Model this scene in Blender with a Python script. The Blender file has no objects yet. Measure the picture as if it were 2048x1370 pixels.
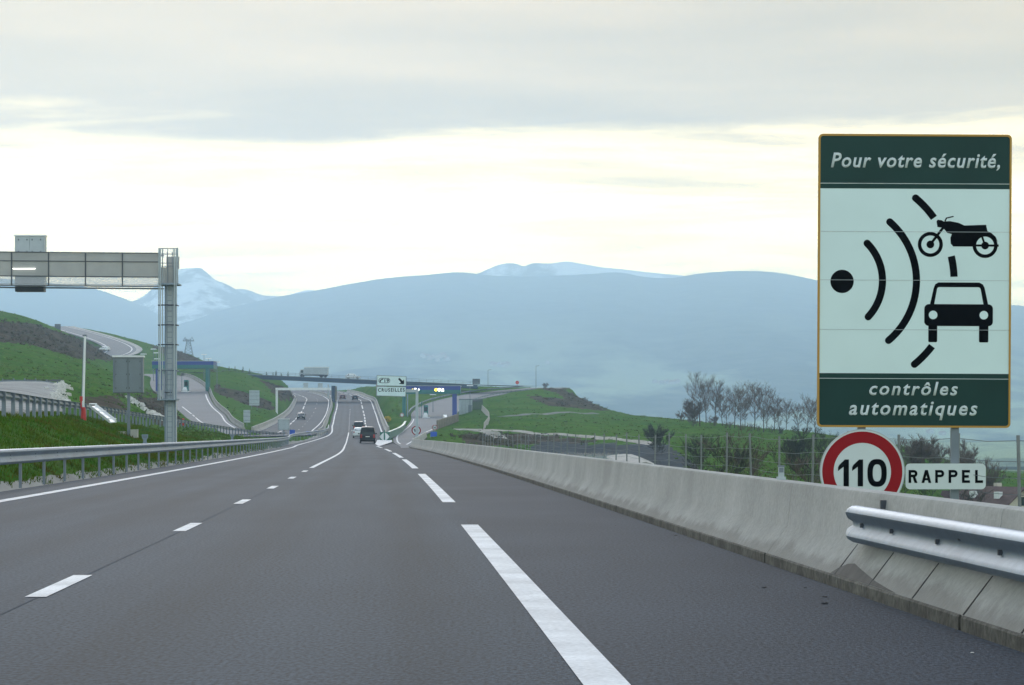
import bpy, bmesh, math, random
import numpy as np
from mathutils import Vector, Matrix, noise as mnoise

sc = bpy.context.scene
COL = sc.collection
# ------------------------------------------------------------------ camera, world, sun, exposure
F, H0, HY = 5000.0, 1.274, 868.0        # focal length in photo pixels, eye height, horizon row
cam = bpy.data.cameras.new('camera'); camo = bpy.data.objects.new('camera', cam); COL.objects.link(camo)
camo.location = (0, 0, H0); camo.rotation_euler = (math.pi/2, 0, 0)
cam.sensor_width = 36; cam.lens = 36*F/2048; cam.shift_y = (HY-685)/2048
cam.clip_start = 0.1; cam.clip_end = 20000
sc.camera = camo
sc.view_settings.view_transform = 'Standard'; sc.view_settings.look = 'None'
sc.view_settings.gamma = 1; sc.view_settings.use_curve_mapping = False
sc.view_settings.exposure = 0.0
sc.render.engine = 'CYCLES'
sc.cycles.use_denoising = True
sc.cycles.volume_bounces = 4
sc.cycles.max_bounces = 6
sc.cycles.transparent_max_bounces = 16

SUN_EL, SUN_AZ = 25.0, -8.0            # degrees; azimuth from +Y, clockwise
sd = Vector((math.sin(math.radians(SUN_AZ))*math.cos(math.radians(SUN_EL)), math.cos(math.radians(SUN_AZ))*math.cos(math.radians(SUN_EL)), math.sin(math.radians(SUN_EL))))
sun = bpy.data.lights.new('sun', 'SUN'); suno = bpy.data.objects.new('sun', sun); COL.objects.link(suno)
sun.energy = 1.45; sun.angle = math.radians(25); sun.color = (1, 0.985, 0.965)
suno.rotation_euler = sd.to_track_quat('Z', 'Y').to_euler()
suno.location = (0, 0, 60)

world = bpy.data.worlds.new('World'); sc.world = world; world.use_nodes = True
def build_world():
    nt = world.node_tree; N = nt.nodes; L = nt.links; N.clear()
    def n(t, **k):
        o = N.new(t)
        for a, b in k.items(): setattr(o, a, b)
        return o
    def m(op, a, b=None, c=None, clamp=False):
        o = n('ShaderNodeMath', operation=op, use_clamp=clamp)
        for i, v in enumerate((a, b, c)):
            if v is None: continue
            if isinstance(v, (int, float)): o.inputs[i].default_value = v
            else: L.new(v, o.inputs[i])
        return o.outputs[0]
    def mix(f, a, b):
        o = n('ShaderNodeMix', data_type='RGBA')
        for i, v in ((0, f), (6, a), (7, b)):
            if isinstance(v, (int, float)): o.inputs[i].default_value = v
            elif isinstance(v, tuple): o.inputs[i].default_value = v+(1,)
            else: L.new(v, o.inputs[i])
        return o.outputs[2]
    def ss(x, a, b):
        o = n('ShaderNodeMapRange', interpolation_type='SMOOTHSTEP')
        L.new(x, o.inputs[0]); o.inputs[1].default_value = a; o.inputs[2].default_value = b
        return o.outputs[0]
    tc = n('ShaderNodeTexCoord'); sp = n('ShaderNodeSeparateXYZ'); L.new(tc.outputs['Generated'], sp.inputs[0])
    x, y, z = sp.outputs
    zz = m('MAXIMUM', z, 0.0)
    dn = m('ADD', zz, 0.055)
    cb = n('ShaderNodeCombineXYZ'); L.new(m('DIVIDE', x, dn), cb.inputs[0]); L.new(m('DIVIDE', y, dn), cb.inputs[1])
    def nz(scale, det, rough, off=(0, 0, 0), sx=1.0):
        mp = n('ShaderNodeMapping'); L.new(cb.outputs[0], mp.inputs[0]); mp.inputs[1].default_value = off; mp.inputs[3].default_value = (sx, 1, 1)
        t = n('ShaderNodeTexNoise'); L.new(mp.outputs[0], t.inputs[0]); t.inputs['Scale'].default_value = scale
        t.inputs['Detail'].default_value = det; t.inputs['Roughness'].default_value = rough; t.inputs['Distortion'].default_value = 0.35
        return t.outputs[0]
    n1 = nz(0.75, 5, 0.55, (3.2, 1.7, 0), 0.55); n2 = nz(2.1, 6, 0.6, (7.1, 4.4, 0), 0.6); n3 = nz(1.2, 4, 0.5, (1.0, 9.0, 0), 0.7)
    # ragged lower edge of the cloud deck: above it grey stratus, below it the bright western sky
    edge = m('ADD', zz, m('MULTIPLY', m('SUBTRACT', n1, 0.5), 0.055))
    edge = m('ADD', edge, m('MULTIPLY', m('SUBTRACT', n2, 0.5), 0.045))
    deck = ss(edge, 0.092, 0.130)
    cie = m('MULTIPLY_ADD', zz, 0.8, 1.0)                       # overcast skies brighten to the zenith
    var = m('MULTIPLY_ADD', m('SUBTRACT', n3, 0.5), 1.1, 1.0)
    var = m('MULTIPLY', var, m('MULTIPLY_ADD', m('SUBTRACT', n2, 0.5), 0.35, 1.0))
    g = m('MULTIPLY', cie, var)
    def scale(col, f):
        o = n('ShaderNodeMix', data_type='RGBA', blend_type='MULTIPLY'); o.inputs[0].default_value = 1
        o.inputs[6].default_value = col+(1,); L.new(f, o.inputs[7]); return o.outputs[2]
    glow = m('POWER', m('MULTIPLY_ADD', y, 0.5, 0.5), 2.0)      # the sunset side is the bright one
    grey = mix(ss(glow, 0.0, 0.75), scale(SKY_EAST, g), scale(SKY_GREY, g)); zen = ss(zz, 0.15, 0.8)
    grey = mix(zen, grey, scale(SKY_ZENITH, g))
    strk = ss(n2, 0.42, 0.66)
    warm = mix(strk, SKY_BRIGHT, SKY_STREAK)
    warm = mix(glow, SKY_BACK, warm)
    col = mix(deck, warm, grey)
    sky = n('ShaderNodeTexSky', sky_type='NISHITA'); sky.sun_disc = False
    sky.sun_elevation = math.radians(SUN_EL); sky.sun_rotation = math.radians(SUN_AZ)
    b1 = n('ShaderNodeBackground'); L.new(sky.outputs[0], b1.inputs[0]); b1.inputs[1].default_value = 0.08
    b2 = n('ShaderNodeBackground'); L.new(col, b2.inputs[0]); b2.inputs[1].default_value = 1.0
    ms = n('ShaderNodeMixShader'); ms.inputs[0].default_value = 0.93
    L.new(b1.outputs[0], ms.inputs[1]); L.new(b2.outputs[0], ms.inputs[2])
    out = n('ShaderNodeOutputWorld'); L.new(ms.outputs[0], out.inputs[0])
SKY_GREY = (0.86, 0.565, 0.235)
SKY_EAST = (1.32, 1.50, 1.40)
SKY_ZENITH = (0.20, 0.27, 0.39)
SKY_BRIGHT = (5.2, 3.9, 1.5)
SKY_STREAK = (3.5, 2.5, 0.85)
SKY_BACK = (1.32, 1.50, 1.40)
build_world()
world.cycles.sampling_method = 'MANUAL'; world.cycles.sample_map_resolution = 512
HAZE_COL, HAZE_DENS, HAZE_G = (0.51, 0.75, 1.0), 2.1e-4, 0.6

# ------------------------------------------------------------------ helpers
rnd = random.Random(7)
def at(px, py, Y):
    return Vector(((px-1024)/F*Y, Y, H0-(py-HY)/F*Y))
def pxX(px, Y): return (px-1024)/F*Y
def pyZ(py, Y): return H0-(py-HY)/F*Y

class MB:
    def __init__(s): s.v = []; s.f = []; s.m = []
    def add(s, vs, fs, mi=0):
        o = len(s.v); s.v += [tuple(p) for p in vs]
        for f in fs: s.f.append(tuple(i+o for i in f)); s.m.append(mi)
        return s
    def box(s, c, d, mi=0, rot=None, taper=1.0):
        x, y, z = d[0]/2, d[1]/2, d[2]/2
        P = [Vector((sx*x*(taper if sz > 0 else 1), sy*y*(taper if sz > 0 else 1), sz*z)) for sz in (-1, 1) for sy in (-1, 1) for sx in (-1, 1)]
        if rot is not None: P = [rot @ p for p in P]
        c = Vector(c)
        return s.add([p+c for p in P], [(0, 2, 3, 1), (4, 5, 7, 6), (0, 1, 5, 4), (2, 6, 7, 3), (0, 4, 6, 2), (1, 3, 7, 5)], mi)
    def tube(s, pts, r, n=6, mi=0, caps=True):
        pts = [Vector(p) for p in pts]; rr = r if isinstance(r, (list, tuple)) else [r]*len(pts)
        vs = []
        for i, p in enumerate(pts):
            t = (pts[min(i+1, len(pts)-1)]-pts[max(i-1, 0)]).normalized()
            a = t.orthogonal().normalized() if abs(t.z) > .95 else t.cross(Vector((0, 0, 1))).normalized()
            b = t.cross(a)
            for k in range(n):
                an = 2*math.pi*k/n
                vs.append(p+(a*math.cos(an)+b*math.sin(an))*rr[i])
        fs = [(i*n+k, i*n+(k+1) % n, (i+1)*n+(k+1) % n, (i+1)*n+k) for i in range(len(pts)-1) for k in range(n)]
        if caps: fs += [tuple(range(n))[::-1], tuple((len(pts)-1)*n+k for k in range(n))]
        return s.add(vs, fs, mi)
    def loft(s, rings, closed=True, caps=True, mi=0):
        n = len(rings[0]); vs = [p for r in rings for p in r]; fs = []
        for i in range(len(rings)-1):
            for k in range(n if closed else n-1):
                fs.append((i*n+k, i*n+(k+1) % n, (i+1)*n+(k+1) % n, (i+1)*n+k))
        if caps and closed: fs += [tuple(range(n))[::-1], tuple((len(rings)-1)*n+k for k in range(n))]
        return s.add(vs, fs, mi)
    def plate(s, poly, y0, y1, mi=0):       # polygon in XZ, extruded between y0 (front) and y1 (back)
        n = len(poly)
        vs = [(p[0], y0, p[1]) for p in poly]+[(p[0], y1, p[1]) for p in poly]
        return s.add(vs, [tuple(range(n)), tuple(range(2*n-1, n-1, -1))]+[(k, k+n, (k+1) % n+n, (k+1) % n) for k in range(n)], mi)
    def strip(s, A, B, y0, y1, closed=False, mi=0):   # band between two polylines in XZ, with thickness
        n = len(A); vs = []
        for y in (y0, y1):
            vs += [(p[0], y, p[1]) for p in A]+[(p[0], y, p[1]) for p in B]
        fs = []
        for k in range(n if closed else n-1):
            j = (k+1) % n
            fs += [(k, j, n+j, n+k), (2*n+k, 3*n+k, 3*n+j, 2*n+j), (k, 2*n+k, 2*n+j, j), (n+k, n+j, 3*n+j, 3*n+k)]
        if not closed: fs += [(0, n, 3*n, 2*n), (n-1, 3*n-1, 4*n-1, 2*n-1)]
        return s.add(vs, fs, mi)
    def build(s, name, mats, parent=None, smooth=False, fix=True):
        me = bpy.data.meshes.new(name); me.from_pydata(s.v, [], s.f)
        if not isinstance(mats, (list, tuple)): mats = [mats]
        for q in mats: me.materials.append(q)
        if len(mats) > 1: me.polygons.foreach_set('material_index', s.m)
        if fix:
            bm = bmesh.new(); bm.from_mesh(me); bmesh.ops.recalc_face_normals(bm, faces=bm.faces); bm.to_mesh(me); bm.free()
        if smooth:
            me.polygons.foreach_set('use_smooth', [True]*len(me.polygons))
            if smooth != 'all': me.set_sharp_from_angle(angle=math.radians(38))
        me.update()
        o = bpy.data.objects.new(name, me); COL.objects.link(o)
        if parent is not None: o.parent = parent
        return o
def tag(o, label=None, cat=None, group=None, kind=None):
    if label: o['label'] = label
    if cat: o['category'] = cat
    if group: o['group'] = group
    if kind: o['kind'] = kind
    return o
def thing(name, label, cat, loc=(0, 0, 0), rz=0, group=None):
    o = bpy.data.objects.new(name, None); COL.objects.link(o); o.location = loc; o.rotation_euler = (0, 0, rz)
    o.empty_display_size = .3
    return tag(o, label, cat, group)
def struct(o): o['kind'] = 'structure'; return o
def dup(root, loc, rz=None, label=None, name=None):
    r = root.copy(); COL.objects.link(r); r.location = loc
    if rz is not None: r.rotation_euler = (0, 0, rz)
    if label: r['label'] = label
    for ch in list(root.children):
        c = ch.copy(); COL.objects.link(c); c.parent = r
        for g in list(ch.children):
            d = g.copy(); COL.objects.link(d); d.parent = c
    return r
def hermite(xs, ys):
    xs = np.array(xs, float); ys = np.array(ys, float)
    d = np.diff(ys)/np.diff(xs); t = np.empty_like(ys); t[0] = d[0]; t[-1] = d[-1]
    h = np.diff(xs)
    t[1:-1] = (d[:-1]*h[1:]+d[1:]*h[:-1])/(h[:-1]+h[1:])
    def f(x):
        x = np.asarray(x, float); i = np.clip(np.searchsorted(xs, x)-1, 0, len(xs)-2)
        hh = xs[i+1]-xs[i]; u = (x-xs[i])/hh
        r = (1+2*u)*(1-u)**2*ys[i]+u*(1-u)**2*hh*t[i]+u*u*(3-2*u)*ys[i+1]+u*u*(u-1)*hh*t[i+1]
        r = np.where(x < xs[0], ys[0]+t[0]*(x-xs[0]), r); r = np.where(x > xs[-1], ys[-1]+t[-1]*(x-xs[-1]), r)
        return r
    return f
def sstep(x, a, b):
    u = np.clip((np.asarray(x, float)-a)/(b-a), 0, 1); return u*u*(3-2*u)

# ------------------------------------------------------------------ materials
def mat(name, base, rough=.7, metal=0., var=.0, vscale=5., var2=.0, v2scale=60., bump=.0, bscale=80., tint=None, spec=.5, emit=None, alpha=None, stretch=None):
    mt = bpy.data.materials.new(name); mt.use_nodes = True; nt = mt.node_tree; N = nt.nodes; L = nt.links
    b = N['Principled BSDF']; b.inputs['Roughness'].default_value = rough; b.inputs['Metallic'].default_value = metal
    b.inputs['Specular IOR Level'].default_value = spec
    b.inputs['Base Color'].default_value = (*base, 1)
    tc = N.new('ShaderNodeTexCoord'); src = tc.outputs['Object']
    if stretch:
        mp = N.new('ShaderNodeMapping'); mp.inputs[3].default_value = stretch; L.new(src, mp.inputs[0]); src = mp.outputs[0]
    def nz(s, d=4):
        t = N.new('ShaderNodeTexNoise'); t.inputs['Scale'].default_value = s; t.inputs['Detail'].default_value = d; L.new(src, t.inputs[0]); return t.outputs[0]
    cur = None
    def mul(cur, noise, amt, c2):
        r = N.new('ShaderNodeMapRange'); L.new(noise, r.inputs[0]); r.inputs[1].default_value = .3; r.inputs[2].default_value = .7
        mx = N.new('ShaderNodeMix'); mx.data_type = 'RGBA'; L.new(r.outputs[0], mx.inputs[0])
        lo = tuple(c*(1-amt) for c in base) if c2 is None else c2
        if cur is None:
            mx.inputs[6].default_value = (*lo, 1); mx.inputs[7].default_value = (*[min(1, c*(1+amt)) for c in base], 1)
        else:
            mm = N.new('ShaderNodeMix'); mm.data_type = 'RGBA'; mm.blend_type = 'MULTIPLY'; mm.inputs[0].default_value = 1
            mx.inputs[6].default_value = (1-amt,)*3+(1,); mx.inputs[7].default_value = (1+amt,)*3+(1,)
            L.new(cur, mm.inputs[6]); L.new(mx.outputs[2], mm.inputs[7]); return mm.outputs[2]
        return mx.outputs[2]
    if var: cur = mul(cur, nz(vscale), var, tint)
    if var2: cur = mul(cur, nz(v2scale, 2), var2, None)
    if cur is not None: L.new(cur, b.inputs['Base Color'])
    if bump:
        bp = N.new('ShaderNodeBump'); bp.inputs['Strength'].default_value = bump; bp.inputs['Distance'].default_value = .02
        L.new(nz(bscale, 3), bp.inputs['Height']); L.new(bp.outputs[0], b.inputs['Normal'])
    if emit:
        b.inputs['Emission Color'].default_value = (*emit[:3], 1); b.inputs['Emission Strength'].default_value = emit[3]
    if alpha is not None: b.inputs['Alpha'].default_value = alpha
    return mt
M = {}
M['asphalt'] = mat('asphalt', (.039, .057, .080), .70, stretch=(1, .45, 1), var=.13, vscale=.25, var2=.55, v2scale=34, bump=.35, bscale=55, spec=.045)
M['asphalt_dark'] = mat('asphalt_dark', (.040, .053, .073), .7, stretch=(1, .45, 1), var=.18, vscale=.35, var2=.5, v2scale=34, bump=.35, bscale=55, spec=.04)
M['seam'] = mat('lane_seam', (.058, .076, .100), .8, spec=.04)
M['asphalt_pale'] = mat('asphalt_pale', (.120, .130, .148), .8, var=.12, vscale=.1, var2=.1, v2scale=8)
M['paint'] = mat('road_paint', (.66, .67, .69), .65, var=.16, vscale=1.1, tint=(.46, .47, .49), var2=.16, v2scale=30, spec=.4)
M['gravel'] = mat('gravel', (.52, .48, .43), .95, var=.15, vscale=1.2, var2=.25, v2scale=18, bump=.6, bscale=20)
M['galv'] = mat('galvanised_steel', (.23, .285, .355), .52, metal=.55, var=.10, vscale=.8, var2=.08, v2scale=9)
M['galv_dull'] = mat('dull_galvanised_steel', (.19, .225, .27), .55, metal=.5, var=.12, vscale=1.5)
M['steel_dark'] = mat('dark_steel', (.07, .08, .10), .5, metal=.3, var=.1, vscale=3)
M['greybox'] = mat('grey_cabinet_paint', (.18, .215, .24), .5, var=.06, vscale=1.5)
M['palebox'] = mat('pale_grey_paint', (.42, .47, .50), .55, var=.06, vscale=1.5)
M['white'] = mat('white_paint', (.78, .79, .80), .5, var=.05, vscale=2)
M['signwhite'] = mat('sign_white', (.68, .82, .83), .45, var=.03, vscale=1.2, spec=.15)
M['signgreen'] = mat('sign_green', (.009, .043, .039), .35, var=.12, vscale=.8, spec=.15)
M['signyellow'] = mat('sign_ochre', (.42, .22, .02), .45)
M['black'] = mat('black_print', (.003, .004, .006), .7, spec=.02)
M['signred'] = mat('sign_red', (.28, .004, .010), .45, var=.06, vscale=3, spec=.15)
M['discwhite'] = mat('disc_white', (.62, .68, .70), .45, var=.03, vscale=3, spec=.15)
M['blue'] = mat('sign_blue', (.02, .10, .55), .4)
M['canopy_blue'] = mat('canopy_blue', (.015, .045, .28), .45, var=.1, vscale=.3)
M['canopy_green'] = mat('canopy_green', (.01, .15, .15), .45, var=.1, vscale=.3)
M['deckblue'] = mat('bridge_beam_blue', (.022, .06, .12), .5, var=.12, vscale=.15)
M['nose_green'] = mat('nose_green', (.004, .13, .09), .35)
M['rubber'] = mat('rubber', (.018, .018, .02), .85)
M['glass'] = mat('dark_glass', (.008, .02, .024), .10, spec=.4)
M['chrome'] = mat('rim_metal', (.45, .45, .47), .35, metal=.8)
M['tail'] = mat('tail_light', (.35, .02, .015), .25)
M['head'] = mat('head_light', (.7, .7, .68), .15)
M['plateglow'] = mat('number_plate', (.7, .7, .66), .4)
M['wood'] = mat('weathered_post', (.20, .215, .225), .9, var=.2, vscale=4)
M['bark'] = mat('bark', (.060, .052, .050), .95, var=.3, vscale=3)
M['twig'] = mat('twigs', (.125, .094, .088), .95, var=.3, vscale=.6)
M['twig_dark'] = mat('dark_twigs', (.040, .046, .040), .95, var=.3, vscale=.6)
M['twig_green'] = mat('budding_twigs', (.045, .066, .034), .95, var=.3, vscale=.6)
M['fir'] = mat('fir_needles', (.025, .050, .030), .9, var=.3, vscale=2)
M['rock'] = mat('pale_rock', (.60, .57, .53), .9, var=.2, vscale=2, var2=.15, v2scale=9)
M['orange_red'] = mat('red_plastic', (.55, .02, .015), .4)
M['plaster'] = mat('plaster', (.55, .50, .43), .9, var=.1, vscale=1)
M['rooftile'] = mat('roof_tile', (.105, .062, .058), .85, var=.25, vscale=1.2, var2=.2, v2scale=6)
M['villagewall'] = mat('village_wall', (.42, .37, .35), .9)
M['villageroof'] = mat('village_roof', (.22, .11, .09), .9)
M['snow'] = mat('snow', (.85, .86, .88), .8)
M['mesh'] = mat('perforated_mesh', (.40, .40, .40), .6, alpha=.82, var=.05, vscale=2)
M['mesh_open'] = mat('open_mesh', (.55, .56, .60), .6, alpha=.35)
M['lit_white'] = mat('lit_white', (.9, .9, .85), .5, emit=(1, 1, .92, 3.0))
M['lit_yellow'] = mat('lit_yellow', (.9, .7, .1), .5, emit=(1, .72, .05, 2.5))

def wheel_tracks():
    nt = M['asphalt'].node_tree; N = nt.nodes; L = nt.links; b = N['Principled BSDF']; src = b.inputs['Base Color'].links[0].from_socket
    u = N.new('ShaderNodeUVMap'); u.uv_map = 'across'; sp = N.new('ShaderNodeSeparateXYZ'); L.new(u.outputs[0], sp.inputs[0]); cur = None
    def mth(op, a, c):
        o = N.new('ShaderNodeMath'); o.operation = op
        for i, v in enumerate((a, c)):
            if isinstance(v, (int, float)): o.inputs[i].default_value = v
            else: L.new(v, o.inputs[i])
        return o.outputs[0]
    for c in (2.8, 4.6, 7.0, 8.8):
        d = mth('ABSOLUTE', mth('SUBTRACT', sp.outputs[0], c), 0); r = N.new('ShaderNodeMapRange'); r.interpolation_type = 'SMOOTHSTEP'; L.new(d, r.inputs[0]); r.inputs[1].default_value = .65; r.inputs[2].default_value = .05
        cur = r.outputs[0] if cur is None else mth('MAXIMUM', cur, r.outputs[0])
    t = N.new('ShaderNodeTexNoise'); t.inputs['Scale'].default_value = .05; L.new(N.new('ShaderNodeTexCoord').outputs['Object'], t.inputs[0])
    f = mth('SUBTRACT', 1.0, mth('MULTIPLY', mth('MULTIPLY', cur, t.outputs[0]), .46))
    mp = N.new('ShaderNodeMapping'); mp.inputs[3].default_value = (1.3, .035, 1); L.new(u.outputs[0], mp.inputs[0])      # long faint streaks and drips along the lanes
    t3 = N.new('ShaderNodeTexNoise'); t3.inputs['Scale'].default_value = 1.6; t3.inputs['Detail'].default_value = 5; t3.inputs['Roughness'].default_value = .65; L.new(mp.outputs[0], t3.inputs[0])
    r3 = N.new('ShaderNodeMapRange'); L.new(t3.outputs[0], r3.inputs[0]); r3.inputs[1].default_value = .3; r3.inputs[2].default_value = .7; r3.inputs[3].default_value = .86; r3.inputs[4].default_value = 1.12
    f = mth('MULTIPLY', f, r3.outputs[0])
    mx = N.new('ShaderNodeMix'); mx.data_type = 'RGBA'; mx.blend_type = 'MULTIPLY'; mx.inputs[0].default_value = 1; L.new(src, mx.inputs[6]); L.new(f, mx.inputs[7]); L.new(mx.outputs[2], b.inputs['Base Color'])
wheel_tracks()
def concrete_mat():
    mt = mat('barrier_concrete', (.375, .375, .36), .85, var=.16, vscale=.55, var2=.10, v2scale=16, bump=.25, bscale=30)
    nt = mt.node_tree; N = nt.nodes; L = nt.links; b = N['Principled BSDF']
    src = b.inputs['Base Color'].links[0].from_socket
    tc = N.new('ShaderNodeTexCoord'); mp = N.new('ShaderNodeMapping'); mp.inputs[3].default_value = (.45, .45, .14); L.new(tc.outputs['Object'], mp.inputs[0])
    t = N.new('ShaderNodeTexNoise'); t.inputs['Scale'].default_value = 1.7; t.inputs['Detail'].default_value = 5; t.inputs['Roughness'].default_value = .65; L.new(mp.outputs[0], t.inputs[0])
    r = N.new('ShaderNodeMapRange'); L.new(t.outputs[0], r.inputs[0]); r.inputs[1].default_value = .35; r.inputs[2].default_value = .68; r.inputs[3].default_value = .84; r.inputs[4].default_value = 1.05
    mx = N.new('ShaderNodeMix'); mx.data_type = 'RGBA'; mx.blend_type = 'MULTIPLY'; mx.inputs[0].default_value = 1
    L.new(src, mx.inputs[6]); L.new(r.outputs[0], mx.inputs[7])
    sp = N.new('ShaderNodeSeparateXYZ'); L.new(tc.outputs['Object'], sp.inputs[0])
    t2 = N.new('ShaderNodeTexNoise'); t2.inputs['Scale'].default_value = 1.3; t2.inputs['Detail'].default_value = 6; t2.inputs['Roughness'].default_value = .7; L.new(tc.outputs['Object'], t2.inputs[0])
    h = N.new('ShaderNodeMath'); h.operation = 'MULTIPLY_ADD'; L.new(t2.outputs[0], h.inputs[0]); h.inputs[1].default_value = -.34; L.new(sp.outputs[2], h.inputs[2])
    d = N.new('ShaderNodeMapRange'); d.interpolation_type = 'SMOOTHSTEP'; L.new(h.outputs[0], d.inputs[0]); d.inputs[1].default_value = .07; d.inputs[2].default_value = -.03; d.inputs[4].default_value = .55
    m3 = N.new('ShaderNodeMix'); m3.data_type = 'RGBA'; L.new(d.outputs[0], m3.inputs[0]); L.new(mx.outputs[2], m3.inputs[6]); m3.inputs[7].default_value = (.13, .125, .11, 1)
    L.new(m3.outputs[2], b.inputs['Base Color'])
    return mt
M['concrete'] = concrete_mat()
M['kick'] = mat('dirty_concrete', (.095, .092, .08), .9, var=.45, vscale=2.2, var2=.4, v2scale=14, bump=.5, bscale=25)
M['mortar'] = mat('mortar_patch', (.10, .095, .09), .95, var=.2, vscale=6)
M['concrete_far'] = mat('far_concrete', (.42, .40, .37), .9, var=.15, vscale=.3)

def ground_mat():
    mt = bpy.data.materials.new('grass_ground'); mt.use_nodes = True; nt = mt.node_tree; N = nt.nodes; L = nt.links
    b = N['Principled BSDF']; b.inputs['Roughness'].default_value = .95; b.inputs['Specular IOR Level'].default_value = .0
    tc = N.new('ShaderNodeTexCoord')
    def nz(s, d=5, rg=.6):
        t = N.new('ShaderNodeTexNoise'); t.inputs['Scale'].default_value = s; t.inputs['Detail'].default_value = d; t.inputs['Roughness'].default_value = rg; L.new(tc.outputs['Object'], t.inputs[0]); return t.outputs[0]
    def rng(x, a, c):
        r = N.new('ShaderNodeMapRange'); L.new(x, r.inputs[0]); r.inputs[1].default_value = a; r.inputs[2].default_value = c; return r.outputs[0]
    def mix(f, a, c):
        o = N.new('ShaderNodeMix'); o.data_type = 'RGBA'
        for i, v in ((0, f), (6, a), (7, c)):
            if isinstance(v, tuple): o.inputs[i].default_value = v+(1,)
            else: L.new(v, o.inputs[i])
        return o.outputs[2]
    def mm(op, a, c):
        o = N.new('ShaderNodeMath'); o.operation = op
        for i, v in enumerate((a, c)):
            if isinstance(v, (int, float)): o.inputs[i].default_value = v
            else: L.new(v, o.inputs[i])
        return o.outputs[0]
    g = mix(rng(nz(.035), .35, .65), (.055, .152, .020), (.104, .208, .032))
    g = mix(mm('MULTIPLY', rng(nz(.11, 6, .7), .45, .72), .8), g, (.110, .185, .045))
    g = mix(rng(nz(.45, 6, .75), .48, .78), g, (.165, .165, .060))
    g = mix(mm('MULTIPLY', rng(nz(.8, 6, .8), .48, .78), .85), g, (.028, .060, .016))
    at_ = N.new('ShaderNodeAttribute'); at_.attribute_name = 'cover'
    sp = N.new('ShaderNodeSeparateColor'); L.new(at_.outputs['Color'], sp.inputs[0])
    br = nz(.15, 6, .7)
    def mask(ch):
        return rng(mm('ADD', ch, mm('MULTIPLY', mm('SUBTRACT', br, .5), .6)), .38, .62)
    brown = mix(rng(nz(.35, 7, .8), .38, .66), (.060, .046, .040), (.170, .135, .100)); brown = mix(mm('MULTIPLY', rng(nz(.22, 6, .8), .5, .7), .7), brown, (.060, .090, .030))
    pale = mix(rng(nz(.3, 5, .7), .35, .7), (.36, .34, .31), (.50, .48, .45))
    dark = mix(rng(nz(.4, 5, .7), .35, .7), (.075, .080, .088), (.13, .13, .13))
    c = mix(mask(sp.outputs[0]), g, brown); c = mix(mask(sp.outputs[1]), c, pale); c = mix(mask(sp.outputs[2]), c, dark)
    L.new(c, b.inputs['Base Color'])
    bp = N.new('ShaderNodeBump'); bp.inputs['Strength'].default_value = .8; bp.inputs['Distance'].default_value = .25
    L.new(nz(1.1, 6, .75), bp.inputs['Height']); L.new(bp.outputs[0], b.inputs['Normal'])
    return mt
M['ground'] = ground_mat()
def hill_mat(name, cols, snow=None):
    mt = bpy.data.materials.new(name); mt.use_nodes = True; nt = mt.node_tree; N = nt.nodes; L = nt.links
    b = N['Principled BSDF']; b.inputs['Roughness'].default_value = 1; b.inputs['Specular IOR Level'].default_value = 0
    tc = N.new('ShaderNodeTexCoord')
    def nz(s, d=6, rg=.6, st=(1, 1, 1)):
        mp = N.new('ShaderNodeMapping'); mp.inputs[3].default_value = st; L.new(tc.outputs['Object'], mp.inputs[0])
        t = N.new('ShaderNodeTexNoise'); t.inputs['Scale'].default_value = s; t.inputs['Detail'].default_value = d; t.inputs['Roughness'].default_value = rg; L.new(mp.outputs[0], t.inputs[0]); return t.outputs[0]
    def rng(x, a, c):
        r = N.new('ShaderNodeMapRange'); L.new(x, r.inputs[0]); r.inputs[1].default_value = a; r.inputs[2].default_value = c; return r.outputs[0]
    def mix(f, a, c):
        o = N.new('ShaderNodeMix'); o.data_type = 'RGBA'
        for i, v in ((0, f), (6, a), (7, c)):
            if isinstance(v, tuple): o.inputs[i].default_value = v+(1,)
            else: L.new(v, o.inputs[i])
        return o.outputs[2]
    c = mix(rng(nz(.014, 6, .7), .35, .7), cols[0], cols[1])
    if len(cols) > 2:                     # fields low down, woods high up: by height above the valley
        sp = N.new('ShaderNodeSeparateXYZ'); L.new(tc.outputs['Object'], sp.inputs[0])
        h = rng(sp.outputs[2], 330., 60.)
        f = rng(nz(.0026, 5, .6, (1, .4, 1)), .46, .56)
        mu = N.new('ShaderNodeMath'); mu.operation = 'MULTIPLY'; L.new(h, mu.inputs[0]); L.new(f, mu.inputs[1])
        c = mix(mu.outputs[0], c, cols[2])
    if snow:
        c = mix(rng(nz(snow[0], 6, .65, snow[3]), snow[1], snow[2]), c, (.95, .96, .98))
    L.new(c, b.inputs['Base Color'])
    return mt
# ------------------------------------------------------------------ road geometry
def sX(s, Y): return -.046*Y+s-4.6e-5*Y*Y
def line(s, far, upto=(0, 60, 120, 180, 240, 290), extra=()):
    k = [(-60., float(sX(s, -60)))]+[(float(Y), sX(s, Y)) for Y in upto]+[(float(Y), pxX(p, Y)) for p, Y in far]
    k.sort(); return hermite([a for a, _ in k], [c for _, c in k])
zRC = hermite([-60, 0, 100, 200, 260, 300, 350, 450, 547, 620, 680, 750, 830, 920, 1010, 1100], [0, 0, 0, 0, 0, .12, .8, 2.5, 4.55, 7.0, 9.9, 11.9, 14.3, 17.0, 19.5, 22])
FARX = 1010
l_edge = line(-7.4, [(656, 365), (665, 470), (670, 590), (674.5, 665), (674, 690), (671, 750), (655, 830), (620, 920), (560, 1010)])
l_lane = line(-2.8, [(675, 155), (691, 290), (697, 385), (699, 550), (700, 665), (699, 700), (694, 750), (680, 830), (645, 920), (585, 1010)], (0, 60, 100))
l_dash = line(1.07, [(736, 400), (731, 480), (729, 570), (726, 625), (723, 670), (720, 720), (712, 760), (700, 830), (665, 920), (605, 1010)])
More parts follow.
